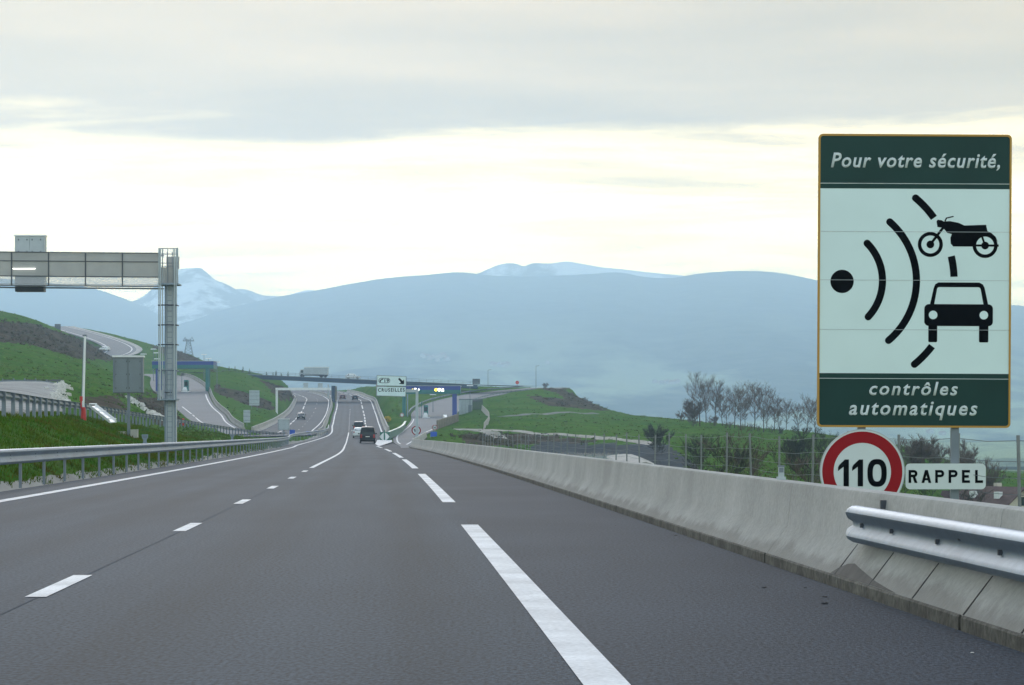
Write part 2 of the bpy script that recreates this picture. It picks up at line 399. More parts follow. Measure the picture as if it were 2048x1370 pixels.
l_redge = line(3.3, [(765, 385), (758, 485), (751, 600), (744, 668), (738, 720), (728, 760), (713, 830), (678, 920), (618, 1010)], (0, 60))
l_pavL = line(-8.62, [(646, 365), (659, 470), (665, 590), (670, 665), (669, 690), (666, 750), (650, 830), (615, 920), (555, 1010)])
l_pavR = line(3.75, [(796, 300), (779, 350), (771, 400), (765, 485), (757, 600), (750, 668), (743, 720), (733, 760), (718, 830), (683, 920), (623, 1010)], (0, 60, 120, 180, 240, 262))
def Ys(a, c, near=2.0, g=.02):
    r = [a]; 
    while r[-1] < c: r.append(r[-1]+max(near, g*abs(r[-1])))
    r[-1] = c; return np.array(r)
def ribbon(name, L, R, Z, ys, m, parent=None, dz=0., skirt=0.35):
    b = MB(); vs = []; 
    for y in ys:
        y = float(y); z = float(Z(y))+dz
        vs += [(float(L(y)), y, z), (float(R(y)), y, z), (float(L(y)), y, z-skirt), (float(R(y)), y, z-skirt)]
    fs = []
    for i in range(len(ys)-1):
        a = 4*i; c = a+4
        fs.append((a, a+1, c+1, c))
        if skirt: fs += [(a+2, a, c, c+2), (a+1, a+3, c+3, c+1)]
    return b.add(vs, fs).build(name, m, parent, fix=False)
ysM = Ys(-50, FARX)
off = lambda f, d: (lambda y: f(y)+d)
road = struct(ribbon('road', off(l_pavL, 0), off(l_dash, .0), zRC, ysM, M['asphalt']))
uvl = road.data.uv_layers.new(name='across'); 
for lp in road.data.loops:
    vi = lp.vertex_index; uvl.data[lp.index].uv = ((9.69 if vi % 2 else 0.0), road.data.vertices[vi].co.y)
shoulder = struct(ribbon('hard_shoulder', off(l_dash, .0), l_pavR, zRC, ysM, M['asphalt_dark']))
def mark(name, f, w, Y0, Y1, parent, Z=zRC, dz=.006, m=None):
    ys = Ys(Y0, Y1, 2., .015) if Y1-Y0 > 4 else np.array([Y0, Y1])
    h = w/2
    return ribbon(name, off(f, -h), off(f, h), Z, ys, m or M['paint'], parent, dz, 0)
def fl(px_y): return F*H0/(px_y-HY)          # depth at which the flat road is seen on a pixel row
mark('edge_line', l_edge, .26, -40, FARX, road)
for y0 in (1195, 1063, 1008, 977.5, 957.5, 944):
    d = fl(y0); mark('lane_dash', l_lane, .17, d, d+3.0, road)
for d in (6.4-13+.0,): mark('lane_dash', l_lane, .17, d, d+3.0, road)
mark('lane_line', l_lane, .17, fl(936), 395, road)
Yd = 408
while Yd < 640:
    mark('lane_dash', l_lane, .15, Yd, Yd+3, road); Yd += 13
mark('lane_joint', off(l_lane, .02), .014, -20, 70, road, dz=.003, m=M['seam'])
for a, c in ((-12, fl(1050)), (fl(1005), fl(948)), (fl(937), fl(919)), (fl(915.5), fl(906)), (fl(903), fl(898)), (232, 262)):
    mark('shoulder_dash', l_dash, .24, a, c, shoulder)
Yd = 395
while Yd < 900:
    mark('shoulder_dash', l_dash, .26, Yd, Yd+22, shoulder); Yd += 30
mark('edge_line', l_redge, .24, 372, FARX, shoulder)

# exit ramp on the right
rY = [225, 262, 310, 350, 400, 450, 510, 545, 580, 620, 645, 670, 690, 708]
rampL = hermite([225, 262, 300, 350, 400, 460, 530, 560, 600, 640, 665, 690, 712, 735], [pxX(p, Y) for p, Y in zip((802, 800, 788, 788, 800, 815, 823, 822, 835, 868, 902, 945, 1000, 1062), (225, 262, 300, 350, 400, 460, 530, 560, 600, 640, 665, 690, 712, 735))])
rampR = hermite(rY+[735], [pxX(p, Y) for p, Y in zip((820, 818, 832, 845, 862, 885, 908, 912, 916, 932, 952, 985, 1025, 1075, 1140), rY+[735])])
zRamp = hermite([225, 262, 300, 350, 400, 460, 530, 560, 600, 640, 665, 690, 712, 735], [0.0, .0, .25, 1.0, 1.7, 2.9, 4.7, 5.7, 7.5, 9.7, 11.1, 12.5, 13.7, 14.9])
ramp = struct(ribbon('exit_ramp', rampL, rampR, zRamp, Ys(225, 735), M['asphalt_pale'], dz=.01))
mark('edge_line', off(rampL, .5), .2, 285, 520, ramp, zRamp, .02)
mark('edge_line', off(rampR, -.5), .2, 280, 520, ramp, zRamp, .02)
# white painted gore between the carriageway and the ramp
def gore():
    b = MB(); ys = np.linspace(262, 318, 16); vs = []
    for y in ys:
        l = float(l_dash(y))+.2+max(0, (y-285)*.02); r = float(rampL(y))-.15
        u = (y-262)/56; c = float(l_dash(262))
        r = (1-min(1, u*1.3))*(l+.1)+min(1, u*1.3)*max(l+.1, r)
        z = float(max(zRC(y), zRamp(y)))+.03
        vs += [(l, y, z), (r, y, z)]
    return b.add(vs, [(2*i, 2*i+1, 2*i+3, 2*i+2) for i in range(len(ys)-1)]).build('gore_marking', M['paint'], ramp, fix=False)
gore()

# opposite carriageway, on the left of the median
lcY = [140, 200, 250, 300, 365, 470, 547, 620, 680, 750, 830, 920, 1010]
zLC = hermite([140, 200, 250, 300, 365, 470, 547, 620, 680, 750, 830, 920, 1010], [.9, .9, .9, .95, 1.15, 2.9, 4.6, 7.0, 9.9, 11.9, 14.3, 17.0, 19.5])
lcR = hermite([140, 200, 250, 300, 365, 420, 470, 547, 600, 680, 750, 830, 920, 1010], [-25.5, -31.5, -34.5, -35.5]+[pxX(p, Y) for p, Y in ((622, 365), (636, 420), (646, 470), (655, 547), (660, 600), (664, 680), (660, 750), (644, 830), (609, 920), (549, 1010))])
lcL = hermite([140, 200, 250, 300, 365, 410, 470, 547, 620, 680, 750, 830, 920, 1010], [-37, -43.5, -46.5, -46.5]+[pxX(p, Y) for p, Y in ((492, 365), (520, 410), (545, 470), (566, 547), (583, 620), (592, 680), (592, 750), (575, 830), (548, 920), (485, 1010))])
lc = struct(ribbon('opposite_carriageway', lcL, lcR, zLC, Ys(300, FARX), M['asphalt']))
mark('edge_line', off(lcR, -.9), .24, 302, FARX, lc, zLC)
lcD = hermite([140, 300, 365, 390, 437, 500, 547, 600, 640, 690, 750, 830, 920, 1010], [-34.2, -43.8]+[pxX(p, Y) for p, Y in ((530, 365), (552, 390), (572, 437), (583, 500), (592, 547), (601, 600), (607, 640), (612, 690), (613, 750), (596, 830), (562, 920), (502, 1010))])
lcM = lambda y: .5*(lcD(y)+lcR(y)-.9)
Yd = 300
while Yd < 900:
    mark('shoulder_dash', lcD, .26, Yd, Yd+22, lc, zLC); mark('lane_dash', lcM, .17, Yd+5, Yd+8, lc, zLC); Yd += 30
# entry ramp through the left toll
eY = [360, 400, 440, 470, 515, 560, 620, 680, 740]
erR = hermite(eY, [pxX(p, Y) for p, Y in zip((500, 462, 449, 433, 421, 415, 400, 372, 330), eY)])
erL = hermite(eY, [pxX(p, Y) for p, Y in zip((430, 385, 366, 350, 330, 308, 300, 300, 270), eY)])
zER = hermite(eY, [1.25, 3.05, 4.7, 6.2, 8.5, 10.9, 13.8, 16.9, 19.0])
er = struct(ribbon('entry_ramp', erL, erR, zER, Ys(360, 740), M['asphalt_pale'], dz=.01))
mark('edge_line', off(erR, -.7), .25, 372, 540, er, zER, .03)
for a, c in ((398, 425), (430, 438), (442, 475)): mark('edge_line', off(erL, 1.6), .25, a, c, er, zER, .03)
# hillside road, upper left
upts = [(110, 653, 975), (125, 657, 960), (160, 666, 925), (200, 678, 890), (228, 689, 865), (240, 699, 845), (228, 709, 828), (192, 719, 812), (150, 730, 795), (110, 742, 775)]
def spline3(pts, n=8):
    t = np.arange(len(pts)); P = np.array([tuple(p) for p in pts]); fx = [hermite(t, P[:, k]) for k in range(3)]
    u = np.linspace(0, len(pts)-1, (len(pts)-1)*n+1); return np.stack([f(u) for f in fx], 1)
up = spline3([at(*p) for p in upts])
def sweep(name, path, offs, m, parent=None, dz=0):   # flat strip(s) along a 3-D path
    path = np.asarray(path); d = np.gradient(path, axis=0); d[:, 2] = 0; d /= np.linalg.norm(d, axis=1)[:, None]
    nrm = np.stack([d[:, 1], -d[:, 0], 0*d[:, 0]], 1)
    b = MB()
    for a, c in offs:
        vs = []
        for p, q in zip(path, nrm): vs += [tuple(p+q*a+(0, 0, dz)), tuple(p+q*c+(0, 0, dz))]
        b.add(vs, [(2*i, 2*i+1, 2*i+3, 2*i+2) for i in range(len(path)-1)])
    return b.build(name, m, parent, fix=False)
hroad = struct(sweep('hillside_road', up, [(-5.5, 5.5)], M['asphalt_pale'], dz=.15))
sweep('edge_line', up, [(-4.2, -3.8), (3.8, 4.2)], M['paint'], hroad, dz=.22)
sweep('verge_strip', up, [(-7.5, -5.5)], M['concrete_far'], hroad, dz=.17)

# ------------------------------------------------------------------ ground
picks = """-150 826 75|4 830 90|100 834 118|185 838 150|260 845 190|327 852 230|410 862 280|484 871 330|537 875 365|600 879 385
0 824 120|110 826 130|0 795 180|120 795 190|0 766 250|110 768 250|-200 760 250|-200 820 120
0 750 280|150 765 290|240 790 290|150 800 240|150 822 190|0 715 360|120 735 380|230 745 420|300 790 380|300 832 290|370 848 340|430 856 360
0 690 410|120 690 520|200 712 600|240 728 620|0 645 500|80 650 620|130 672 740|0 628 560|50 634 640|100 648 800|-300 600 560|-300 700 350
0 640 800|-200 640 850|160 660 1000|240 672 960|310 690 900|360 703 850|430 734 760|400 746 700|330 738 760|280 718 830|290 748 640|265 770 560|290 790 480
160 700 1150|280 730 1150|400 770 1100
440 746 650|500 748 690|470 770 600|430 778 575|540 768 670|575 785 690|520 820 530|560 812 580|480 840 450|440 812 500|500 858 400
560 756 800|530 750 800|480 755 850
690 772 860|740 778 780|760 776 720|770 790 640|800 800 600|775 820 560|790 843 470|782 862 400|800 772 705|860 772 715|930 772 735|1010 774 745|1070 776 750
700 790 1100|900 800 1000
1085 772 722|1120 779 700|1160 796 670|1195 815 640|1230 825 620|1300 834 590|1400 843 550|1500 855 500|1600 864 450|1700 879 400|1850 910 350|2000 950 420|2000 1062 300|1900 1010 260|2200 1060 300|2200 960 420
1085 800 850|1160 820 800|1230 848 750|1300 852 720|1400 862 680|1500 876 640|1700 905 600|2000 950 600|1085 850 1000|1500 900 900|2000 948 900|2300 950 900|1000 830 900
1000 810 600|1060 800 620|1000 833 500|1100 826 540|1190 827 580|1100 845 460|1200 850 470|1300 860 450|1000 852 430|950 835 520|940 812 580
920 860 440|1000 863 420|1130 870 400|1230 878 385|1310 887 370|1060 882 390|1150 890 385|1250 897 372|1330 902 335|1392 946 228|1345 940 225|1000 884 330|950 880 310|900 880 300|1150 905 374|1090 905 374|1280 918 325
1500 962 190|1650 964 170|1500 910 300|1650 908 300|1400 907 320|1800 985 200|1900 1030 180|2100 1100 180|1450 880 400|1600 890 360"""
pk = []
for row in picks.replace('\n', '|').split('|'):
    p, q, Y = map(float, row.split()); pk.append((p, Y, pyZ(q, Y)))
def pxof(X, Y): return X/Y*F+1024
for Y in (40, 80, 120, 170, 220, 270): 
    pk += [(pxof(sX(-9.3, Y), Y), Y, .05), (pxof(sX(4.5, Y), Y), Y, -.15), (pxof(sX(8, Y), Y), Y, -.8), (pxof(sX(13, Y), Y), Y, -1.4)]
for Y in (50, 100, 150): pk += [(pxof(sX(25, Y), Y), Y, -2.6), (pxof(sX(45, Y), Y), Y, -6.)]
def addroad(L, R, Z, ys):
    for y in ys:
        x = .5*(float(L(y))+float(R(y))); pk.append((pxof(x, y), y, float(Z(y))))
addroad(l_pavL, l_pavR, zRC, (150, 250, 330, 400, 480, 560, 640, 700, 780, 880, 980))
addroad(rampL, rampR, zRamp, (350, 420, 500, 570, 630, 680, 720)); addroad(lcL, lcR, zLC, (350, 430, 520, 600, 690, 790, 900, 1000))
addroad(erL, erR, zER, (400, 450, 510, 570, 640, 720))
for p in up[::6]: pk.append((pxof(p[0], p[1]), p[1], p[2]))
pk = np.array(pk)
def uv(px, Y): return np.stack([(px-1024)/420., np.log(Y)*2.4], -1)
A = uv(pk[:, 0], pk[:, 1])
def ker(d2): return .5*d2*np.log(d2+1e-9)
n = len(A); D = ((A[:, None]-A[None])**2).sum(-1)
K = np.zeros((n+3, n+3)); K[:n, :n] = ker(D)+np.eye(n)*.01; K[:n, n] = 1; K[:n, n+1:] = A; K[n, :n] = 1; K[n+1:, :n] = A.T
W = np.linalg.solve(K, np.concatenate([pk[:, 2], [0, 0, 0]]))
def tps(px, Y):
    q = uv(px, Y); out = np.empty(len(q))
    for i in range(0, len(q), 4000):
        s = q[i:i+4000]; out[i:i+4000] = ker(((s[:, None]-A[None])**2).sum(-1)) @ W[:n]+W[n]+s @ W[n+1:]
    return out
def nearprof(s):
    zl = np.interp(-s, [8.4, 9.0, 9.6, 11, 13, 15.5, 19, 24, 40, 90], [-.12, .02, .22, .95, 1.75, 2.05, 2.1, 2.3, 3.0, 9.0])
    zr = np.interp(s, [3.6, 4.6, 8, 13, 25, 45, 120, 300], [-.15, -.15, -.8, -1.4, -2.6, -6., -10., -12.])
    return np.where(s < -2, zl, zr)
da = np.concatenate([np.linspace(-1.3, -.235, 40, endpoint=False), np.arange(-.235, .235, .0011), np.linspace(.235, 1.3, 41)])
rows = [-55.]
while rows[-1] < 1120: rows.append(rows[-1]+max(.5, .0105*(rows[-1]+60)))
rows = np.array(rows)
GX = da[None, :]*(rows[:, None]+60); GY = np.repeat(rows[:, None], len(da), 1)
X = GX.ravel(); Y = GY.ravel(); Yc = np.maximum(Y, 40)
px = np.clip(X/Yc*F+1024, -900, 3000)
zt = tps(px, Yc)
s_ = X-sX(0, Y)
z = np.where(Y < 60, nearprof(s_), 0); w = sstep(Y, 60, 125); z = (1-w)*nearprof(s_)+w*zt
# outside the picture: keep to gentle ground
outl = sstep(X/np.maximum(Y, 1)*F+1024, -200, -1200); z = z*(1-.0*outl)
z = np.clip(z, -16, 62)
# far end drops into the valley
z = z-sstep(Y, 1040, 1115)*60
# uneven ground
r1 = np.array([mnoise.noise((a*.05, c*.05, 3.1)) for a, c in zip(X, Y)]); r2 = np.array([mnoise.noise((a*.35, c*.35, 9.1)) for a, c in zip(X, Y)])
z = z+(r1*.35+r2*.10)*sstep(Y, 80, 200)+r2*.05*sstep(Y, 20, 60)
OCC = np.zeros(len(X), bool)
def carve(z, path, hw, margin, drop=.16):
    path = np.asarray(path); best = np.full(len(X), 1e9); zb = np.zeros(len(X)); hb = np.zeros(len(X))
    hw = np.broadcast_to(hw, (len(path),))
    lo = path.min(0)-30; hi = path.max(0)+30
    idx = np.where((X > lo[0]) & (X < hi[0]) & (Y > lo[1]) & (Y < hi[1]))[0]
    xi, yi = X[idx], Y[idx]; bd = np.full(len(idx), 1e9); bz = np.zeros(len(idx)); bh = np.zeros(len(idx))
    for i in range(len(path)-1):
        a, c = path[i], path[i+1]; dx, dy = c[0]-a[0], c[1]-a[1]; l2 = dx*dx+dy*dy+1e-9
        t = np.clip(((xi-a[0])*dx+(yi-a[1])*dy)/l2, 0, 1)
        d = np.hypot(xi-a[0]-t*dx, yi-a[1]-t*dy)-(hw[i]+t*(hw[i+1]-hw[i])); u = d < bd
        bd[u] = d[u]; bz[u] = (a[2]+t*(c[2]-a[2]))[u]
    w = 1-sstep(bd, .15, margin); z = z.copy(); OCC[idx[bd < 2.5]] = True; z[idx] = z[idx]*(1-w)+(bz-drop)*w
    return z
def cpath(L, R, Z, ys):
    P = [(.5*(float(L(y))+float(R(y))), y, float(Z(y))) for y in ys]; h = [.5*(float(R(y))-float(L(y))) for y in ys]
    return np.array(P), np.array(h)
for L_, R_, Z_, ys, mg in ((l_pavL, l_pavR, zRC, Ys(-50, 330, 4), .9), (l_pavL, l_pavR, zRC, Ys(335, FARX, 4), 3.2), (lcL, lcR, zLC, Ys(300, FARX, 4), 2.5), (erL, erR, zER, Ys(360, 740, 4), 4), (rampL, rampR, zRamp, Ys(225, 735, 4), 4)):
    P, h = cpath(L_, R_, Z_, ys); z = carve(z, P, h, mg)
z = carve(z, up, 7, 14, .3)
# detention pond
pondc = [(1083, 374), (1150, 378), (1220, 372), (1262, 330), (1282, 270), (1290, 220), (1275, 190), (1180, 190), (1110, 220), (1080, 290)]
pond_poly = [(pxX(p, yy), yy) for p, yy in pondc]
def inpoly(x, y, poly):
    r = np.zeros(len(x), bool); n_ = len(poly); j = n_-1
    for i in range(n_):
        xi, yi = poly[i]; xj, yj = poly[j]
        c = ((yi > y) != (yj > y)) & (x < (xj-xi)*(y-yi)/(yj-yi+1e-12)+xi); r ^= c; j = i
    return r
POND_Z = -1.5
ip = inpoly(X, Y, pond_poly); z[ip] = np.minimum(z[ip], POND_Z-.5); OCC |= ip
nearp = inpoly(X, Y, [(pxX(p, yy)*1.0+(pxX(p, yy)-9)*.35, yy+(yy-285)*.18) for p, yy in pondc]) & ~ip
z[nearp] = np.maximum(z[nearp], POND_Z+.12)
Z = z.reshape(GX.shape)
def ground_z(x, y):
    i = int(np.clip(np.searchsorted(rows, y)-1, 0, len(rows)-2)); t = (y-rows[i])/(rows[i+1]-rows[i])
    r = []
    for k in (i, i+1): r.append(np.interp(x/(rows[k]+60), da, Z[k]))
    return float(r[0]*(1-t)+r[1]*t)
def make_ground():
    nr, nc = GX.shape; me = bpy.data.meshes.new('ground')
    co = np.stack([X, Y, z], 1).astype(np.float32)
    i = np.arange(nr-1)[:, None]*nc+np.arange(nc-1)[None]; q = np.stack([i, i+1, i+nc+1, i+nc], -1).reshape(-1, 4)
    me.vertices.add(len(co)); me.vertices.foreach_set('co', co.ravel())
    me.loops.add(q.size); me.loops.foreach_set('vertex_index', q.ravel().astype(np.int32))
    me.polygons.add(len(q)); me.polygons.foreach_set('loop_start', (np.arange(len(q))*4).astype(np.int32))
    me.polygons.foreach_set('use_smooth', np.ones(len(q), bool))
    me.materials.append(M['ground']); me.update(calc_edges=True)
    qx = X/np.maximum(Y, 5)*F+1024; qy = HY-(z-H0)/np.maximum(Y, 5)*F
    def reg(polys, ya, yb):
        r = np.zeros(len(X), bool)
        for p in polys: r |= inpoly(qx, qy, p)
        return (r & (Y > ya) & (Y < yb)).astype(np.float32)
    brown = reg([[(-200, 640), (60, 645), (130, 668), (210, 700), (235, 722), (150, 716), (60, 688), (-200, 668)], [(430, 768), (540, 800), (550, 822), (500, 812), (430, 785)],
                 [(160, 795), (235, 790), (260, 825), (180, 815)], [(270, 795), (330, 795), (370, 850), (310, 850)], [(520, 760), (570, 775), (600, 795), (560, 800)], [(920, 868), (1060, 868), (1200, 882), (1100, 888), (960, 892), (930, 885)], [(1060, 770), (1130, 778), (1215, 822), (1180, 818), (1110, 785)],
                 [(300, 690), (360, 700), (430, 735), (430, 745), (330, 712)], [(1050, 790), (1150, 800), (1190, 820), (1100, 812)]], 200, 1100)
    pale = reg([], 95, 640)
    dark = reg([[(1085, 884), (1250, 889), (1330, 887), (1400, 935), (1400, 960), (1270, 940), (1060, 920), (1060, 895)], [(0, 759), (130, 759), (130, 763), (0, 763)]], 180, 420)
    # strip of pale gravel along the near guardrail
    s2 = X-sX(0, Y); dl = X-l_pavL(Y); pale = np.maximum(pale, ((dl > np.where(Y < 330, -.75, -1.3)) & (dl < .4) & (Y < 430)).astype(np.float32))
    # bare soil behind the right-hand barrier
    brown = np.maximum(brown, ((s2 > 3.5) & (s2 < 6.5) & (Y < 240)).astype(np.float32)*.8)
    global BROWN, DARKG; BROWN = brown; DARKG = dark
    ca = me.color_attributes.new('cover', 'FLOAT_COLOR', 'POINT')
    ca.data.foreach_set('color', np.stack([brown, pale, dark, np.ones_like(dark)], 1).astype(np.float32).ravel())
    o = bpy.data.objects.new('ground', me); COL.objects.link(o); return struct(o)
ground = make_ground()
TX, TY = X, Y
def ray_ground(px_, py_, Y0=60., Y1=1100.):
    for y in np.geomspace(Y0, Y1, 700):
        p = at(px_, py_, float(y))
        if ground_z(p.x, p.y) >= p.z: return p
    return at(px_, py_, Y1)
def track(name, pts, w, m, Ymin):
    P = [ray_ground(a, c, Ymin) for a, c in pts]; path = spline3(P, 10)
    d = np.gradient(path, axis=0); d[:, 2] = 0; d /= np.linalg.norm(d, axis=1)[:, None]; nr = np.stack([d[:, 1], -d[:, 0]], 1)
    b = MB(); vs = []; n_ = 5
    for i, (p, q) in enumerate(zip(path, nr)):
        ww = w*(1+.25*mnoise.noise((i*.35, w, 1.)))
        for k in range(n_):
            e = (k/(n_-1)-.5)*ww*2; x, y = p[0]+q[0]*e, p[1]+q[1]*e; vs.append((x, y, ground_z(x, y)+(.10 if 0 < k < n_-1 else -.05)))
    b.add(vs, [(i*n_+k, i*n_+k+1, (i+1)*n_+k+1, (i+1)*n_+k) for i in range(len(path)-1) for k in range(n_-1)])
    return struct(b.build(name, m, fix=False))
trk = mat('track_gravel', (.36, .33, .29), .95, var=.2, vscale=.4, var2=.2, v2scale=3)
trk2 = mat('hill_path_gravel', (.17, .18, .17), .95, var=.2, vscale=.3)
track('gravel_track', [(918, 858.5), (960, 860), (1000, 862), (1060, 865.5), (1130, 870), (1180, 873.5), (1230, 878), (1275, 883), (1318, 888)], 1.6, trk, 330)
track('gravel_track', [(962, 862), (980, 866), (994, 872), (1003, 878)], 1.4, trk, 300)
track('hill_path', [(1000, 834), (1050, 829), (1110, 826), (1150, 825.5), (1192, 827)], 1.2, trk2, 420)
# pale gravel yard behind the bank guardrail
def yard():
    b = MB(); ys = np.linspace(104, 251, 34); n_ = 40; vs = []
    for i, y in enumerate(ys):
        e = float(np.interp(y, [104, 125, 150, 200, 225, 251], [20, 85, 132, 118, 112, 128]))+7*mnoise.noise((y*.11, 3, 0))+4*mnoise.noise((y*.4, 7, 0))
        for k in range(n_):
            p_ = -420+(e+420)*k/(n_-1); x = pxX(p_, float(y)); vs.append((x, float(y), ground_z(x, float(y))+(.15 if k < n_-1 else -.05)))
    b.add(vs, [(i*n_+k, i*n_+k+1, (i+1)*n_+k+1, (i+1)*n_+k) for i in range(len(ys)-1) for k in range(n_-1)])
    struct(b.build('gravel_yard', mat('yard_gravel', (.30, .295, .285), .95, stretch=(.4, 1.2, 1), var=.3, vscale=.22, var2=.2, v2scale=1.5), smooth='all', fix=False))
yard()
# pond water
wm = mat('pond_water', (.05, .065, .07), .08, spec=.6, bump=.05, bscale=3)
b = MB(); cx = sum(p[0] for p in pond_poly)/len(pond_poly); cy = sum(p[1] for p in pond_poly)/len(pond_poly)
b.add([(cx+(p[0]-cx)*1.06, cy+(p[1]-cy)*1.03, POND_Z) for p in pond_poly], [tuple(range(len(pond_poly)))[::-1]])
struct(b.build('pond_water', wm, fix=False))
# pale curved spillway lip at the pond's near corner
b = MB(); r0 = []
for i in range(9):
    u = i/8; p = 1248+u*44; yy = 300-u*110; zz = POND_Z+.25
    x = pxX(p, yy); r0.append([(x-2.2, yy, POND_Z-.1), (x-2.0, yy, POND_Z+.18), (x, yy, zz+.15+.3*math.sin(u*2)), (x+.9, yy, zz+.1), (x+1.0, yy, POND_Z-.3)])
tag(b.loft(r0).build('spillway', M['concrete_far'], smooth=True), 'pale curved concrete spillway lip at the right end of the pond', 'spillway')

# ------------------------------------------------------------------ far hills and mountains
def hill(name, crest, Ycrest, Ybase, zbase, m, prof=1.35, rough=6., seed=1, rws=46, cols=260, back=True, field=False):
    cp = hermite([c[0] for c in crest], [c[1] for c in crest]); x0, x1 = crest[0][0], crest[-1][0]
    b = MB(); vs = []; pxs = np.linspace(x0, x1, cols)
    for i in range(rws+(3 if back else 0)):
        t = min(1., i/(rws-1)); ex = max(0, i-(rws-1))
        for p in pxs:
            p = float(p); zc = pyZ(float(cp(p)), Ycrest); Yb = Ybase+(Ycrest-Ybase)*t
            base = zbase
            h = t**prof if prof < 2 else max(0., (t-.40)/.60)**1.15
            zz = base+(zc-base)*h
            xx = (p-1024)/F*Yb
            k = math.sin(math.pi*min(1, t))
            zz += k*rough*(mnoise.fractal((xx*.001+seed, Yb*.001, seed*3.3), .8, 2.1, 5))*1.6
            zz += (.25 if t > .55 else .12)*rough*.14*(mnoise.noise((xx*.022, Yb*.022, seed))+.6*mnoise.noise((xx*.06, Yb*.06, seed+4)))*min(1., t*2)
            if ex: zz -= ex*40
            vs.append((xx, Yb+ex*Ycrest*.03, zz))
    n_ = cols
    fs = [(i*n_+k, i*n_+k+1, (i+1)*n_+k+1, (i+1)*n_+k) for i in range(len(vs)//n_-1) for k in range(n_-1)]
    b.add(vs, fs); return struct(b.build(name, m, smooth='all', fix=False))
forest = hill_mat('forest_hill', ((.008, .014, .014), (.10, .11, .09), (.34, .40, .22)))
spur = hill_mat('wooded_spur', ((.022, .034, .028), (.050, .055, .044)))
snowy = hill_mat('snowy_rock', ((.05, .055, .065), (.09, .09, .10)), (.006, .47, .56, (1, .5, 2.0)))
snowy2 = hill_mat('snowy_ridge', ((.05, .055, .065), (.09, .09, .10)), (.0032, .40, .50, (.8, .3, 1.0)))
main_crest = [(-900, 700), (-300, 690), (200, 672), (340, 652), (400, 636), (440, 621), (500, 606), (560, 593), (620, 583), (700, 568), (760, 558), (850, 550), (930, 545), (970, 550), (1050, 553), (1120, 551), (1180, 548), (1240, 545), (1290, 554), (1340, 556), (1400, 547), (1450, 543), (1560, 546), (1600, 553), (1640, 562), (1750, 582), (1900, 602), (2048, 612), (2300, 640), (2900, 660)]
hill('forest_hill', main_crest, 8000, 1090, -17, forest, 2, 16, 1, cols=900, rws=64)
hill('wooded_spur', [(-900, 520), (-300, 538), (0, 557), (100, 566), (190, 578), (250, 598), (300, 620), (340, 642), (420, 680), (520, 720)], 8250, 4600, 30, spur, 1.1, 14, 5, cols=420)
hill('low_ridge', [(300, 660), (330, 640), (355, 633), (385, 632), (410, 640), (440, 660), (500, 700)], 8400, 6500, 80, spur, 1.1, 9, 8, cols=140)
hill('snowy_mountain', [(120, 640), (230, 612), (290, 590), (322, 560), (345, 543), (362, 538), (385, 536), (403, 537), (415, 546), (430, 559), (447, 566), (462, 573), (480, 584), (500, 596), (540, 612), (620, 650)], 8800, 7600, 140, snowy, 1.0, 16, 2, cols=300)
hill('far_snowy_ridge', [(420, 600), (465, 580), (485, 578), (500, 581), (520, 589), (545, 592), (570, 592), (598, 584), (620, 580), (640, 584), (700, 600)], 9250, 8300, 180, snowy2, 1.0, 7, 3, cols=160)
hill('snowy_plateau', [(860, 620), (930, 560), (970, 541), (1003, 528), (1030, 527), (1050, 532), (1060, 528), (1100, 527), (1135, 523), (1160, 527), (1200, 534), (1250, 539), (1300, 545), (1340, 549), (1370, 552), (1440, 575), (1500, 620)], 9000, 8150, 230, snowy2, 1.0, 9, 11, cols=300)
# ground beyond, round the sides and behind: closes the world under the haze
# ------------------------------------------------------------------ haze
def make_haze():
    b = MB(); b.box((0, 4990, 195), (8200, 10240, 900))
    mt = bpy.data.materials.new('haze'); mt.use_nodes = True; nt = mt.node_tree; nt.nodes.clear()
    v = nt.nodes.new('ShaderNodeVolumePrincipled'); o = nt.nodes.new('ShaderNodeOutputMaterial')
    v.inputs['Color'].default_value = (*HAZE_COL, 1); v.inputs['Density'].default_value = HAZE_DENS; v.inputs['Anisotropy'].default_value = HAZE_G
    nt.links.new(v.outputs[0], o.inputs['Volume'])
    h = b.build('haze', mt); h['kind'] = 'stuff'; return h
make_haze()

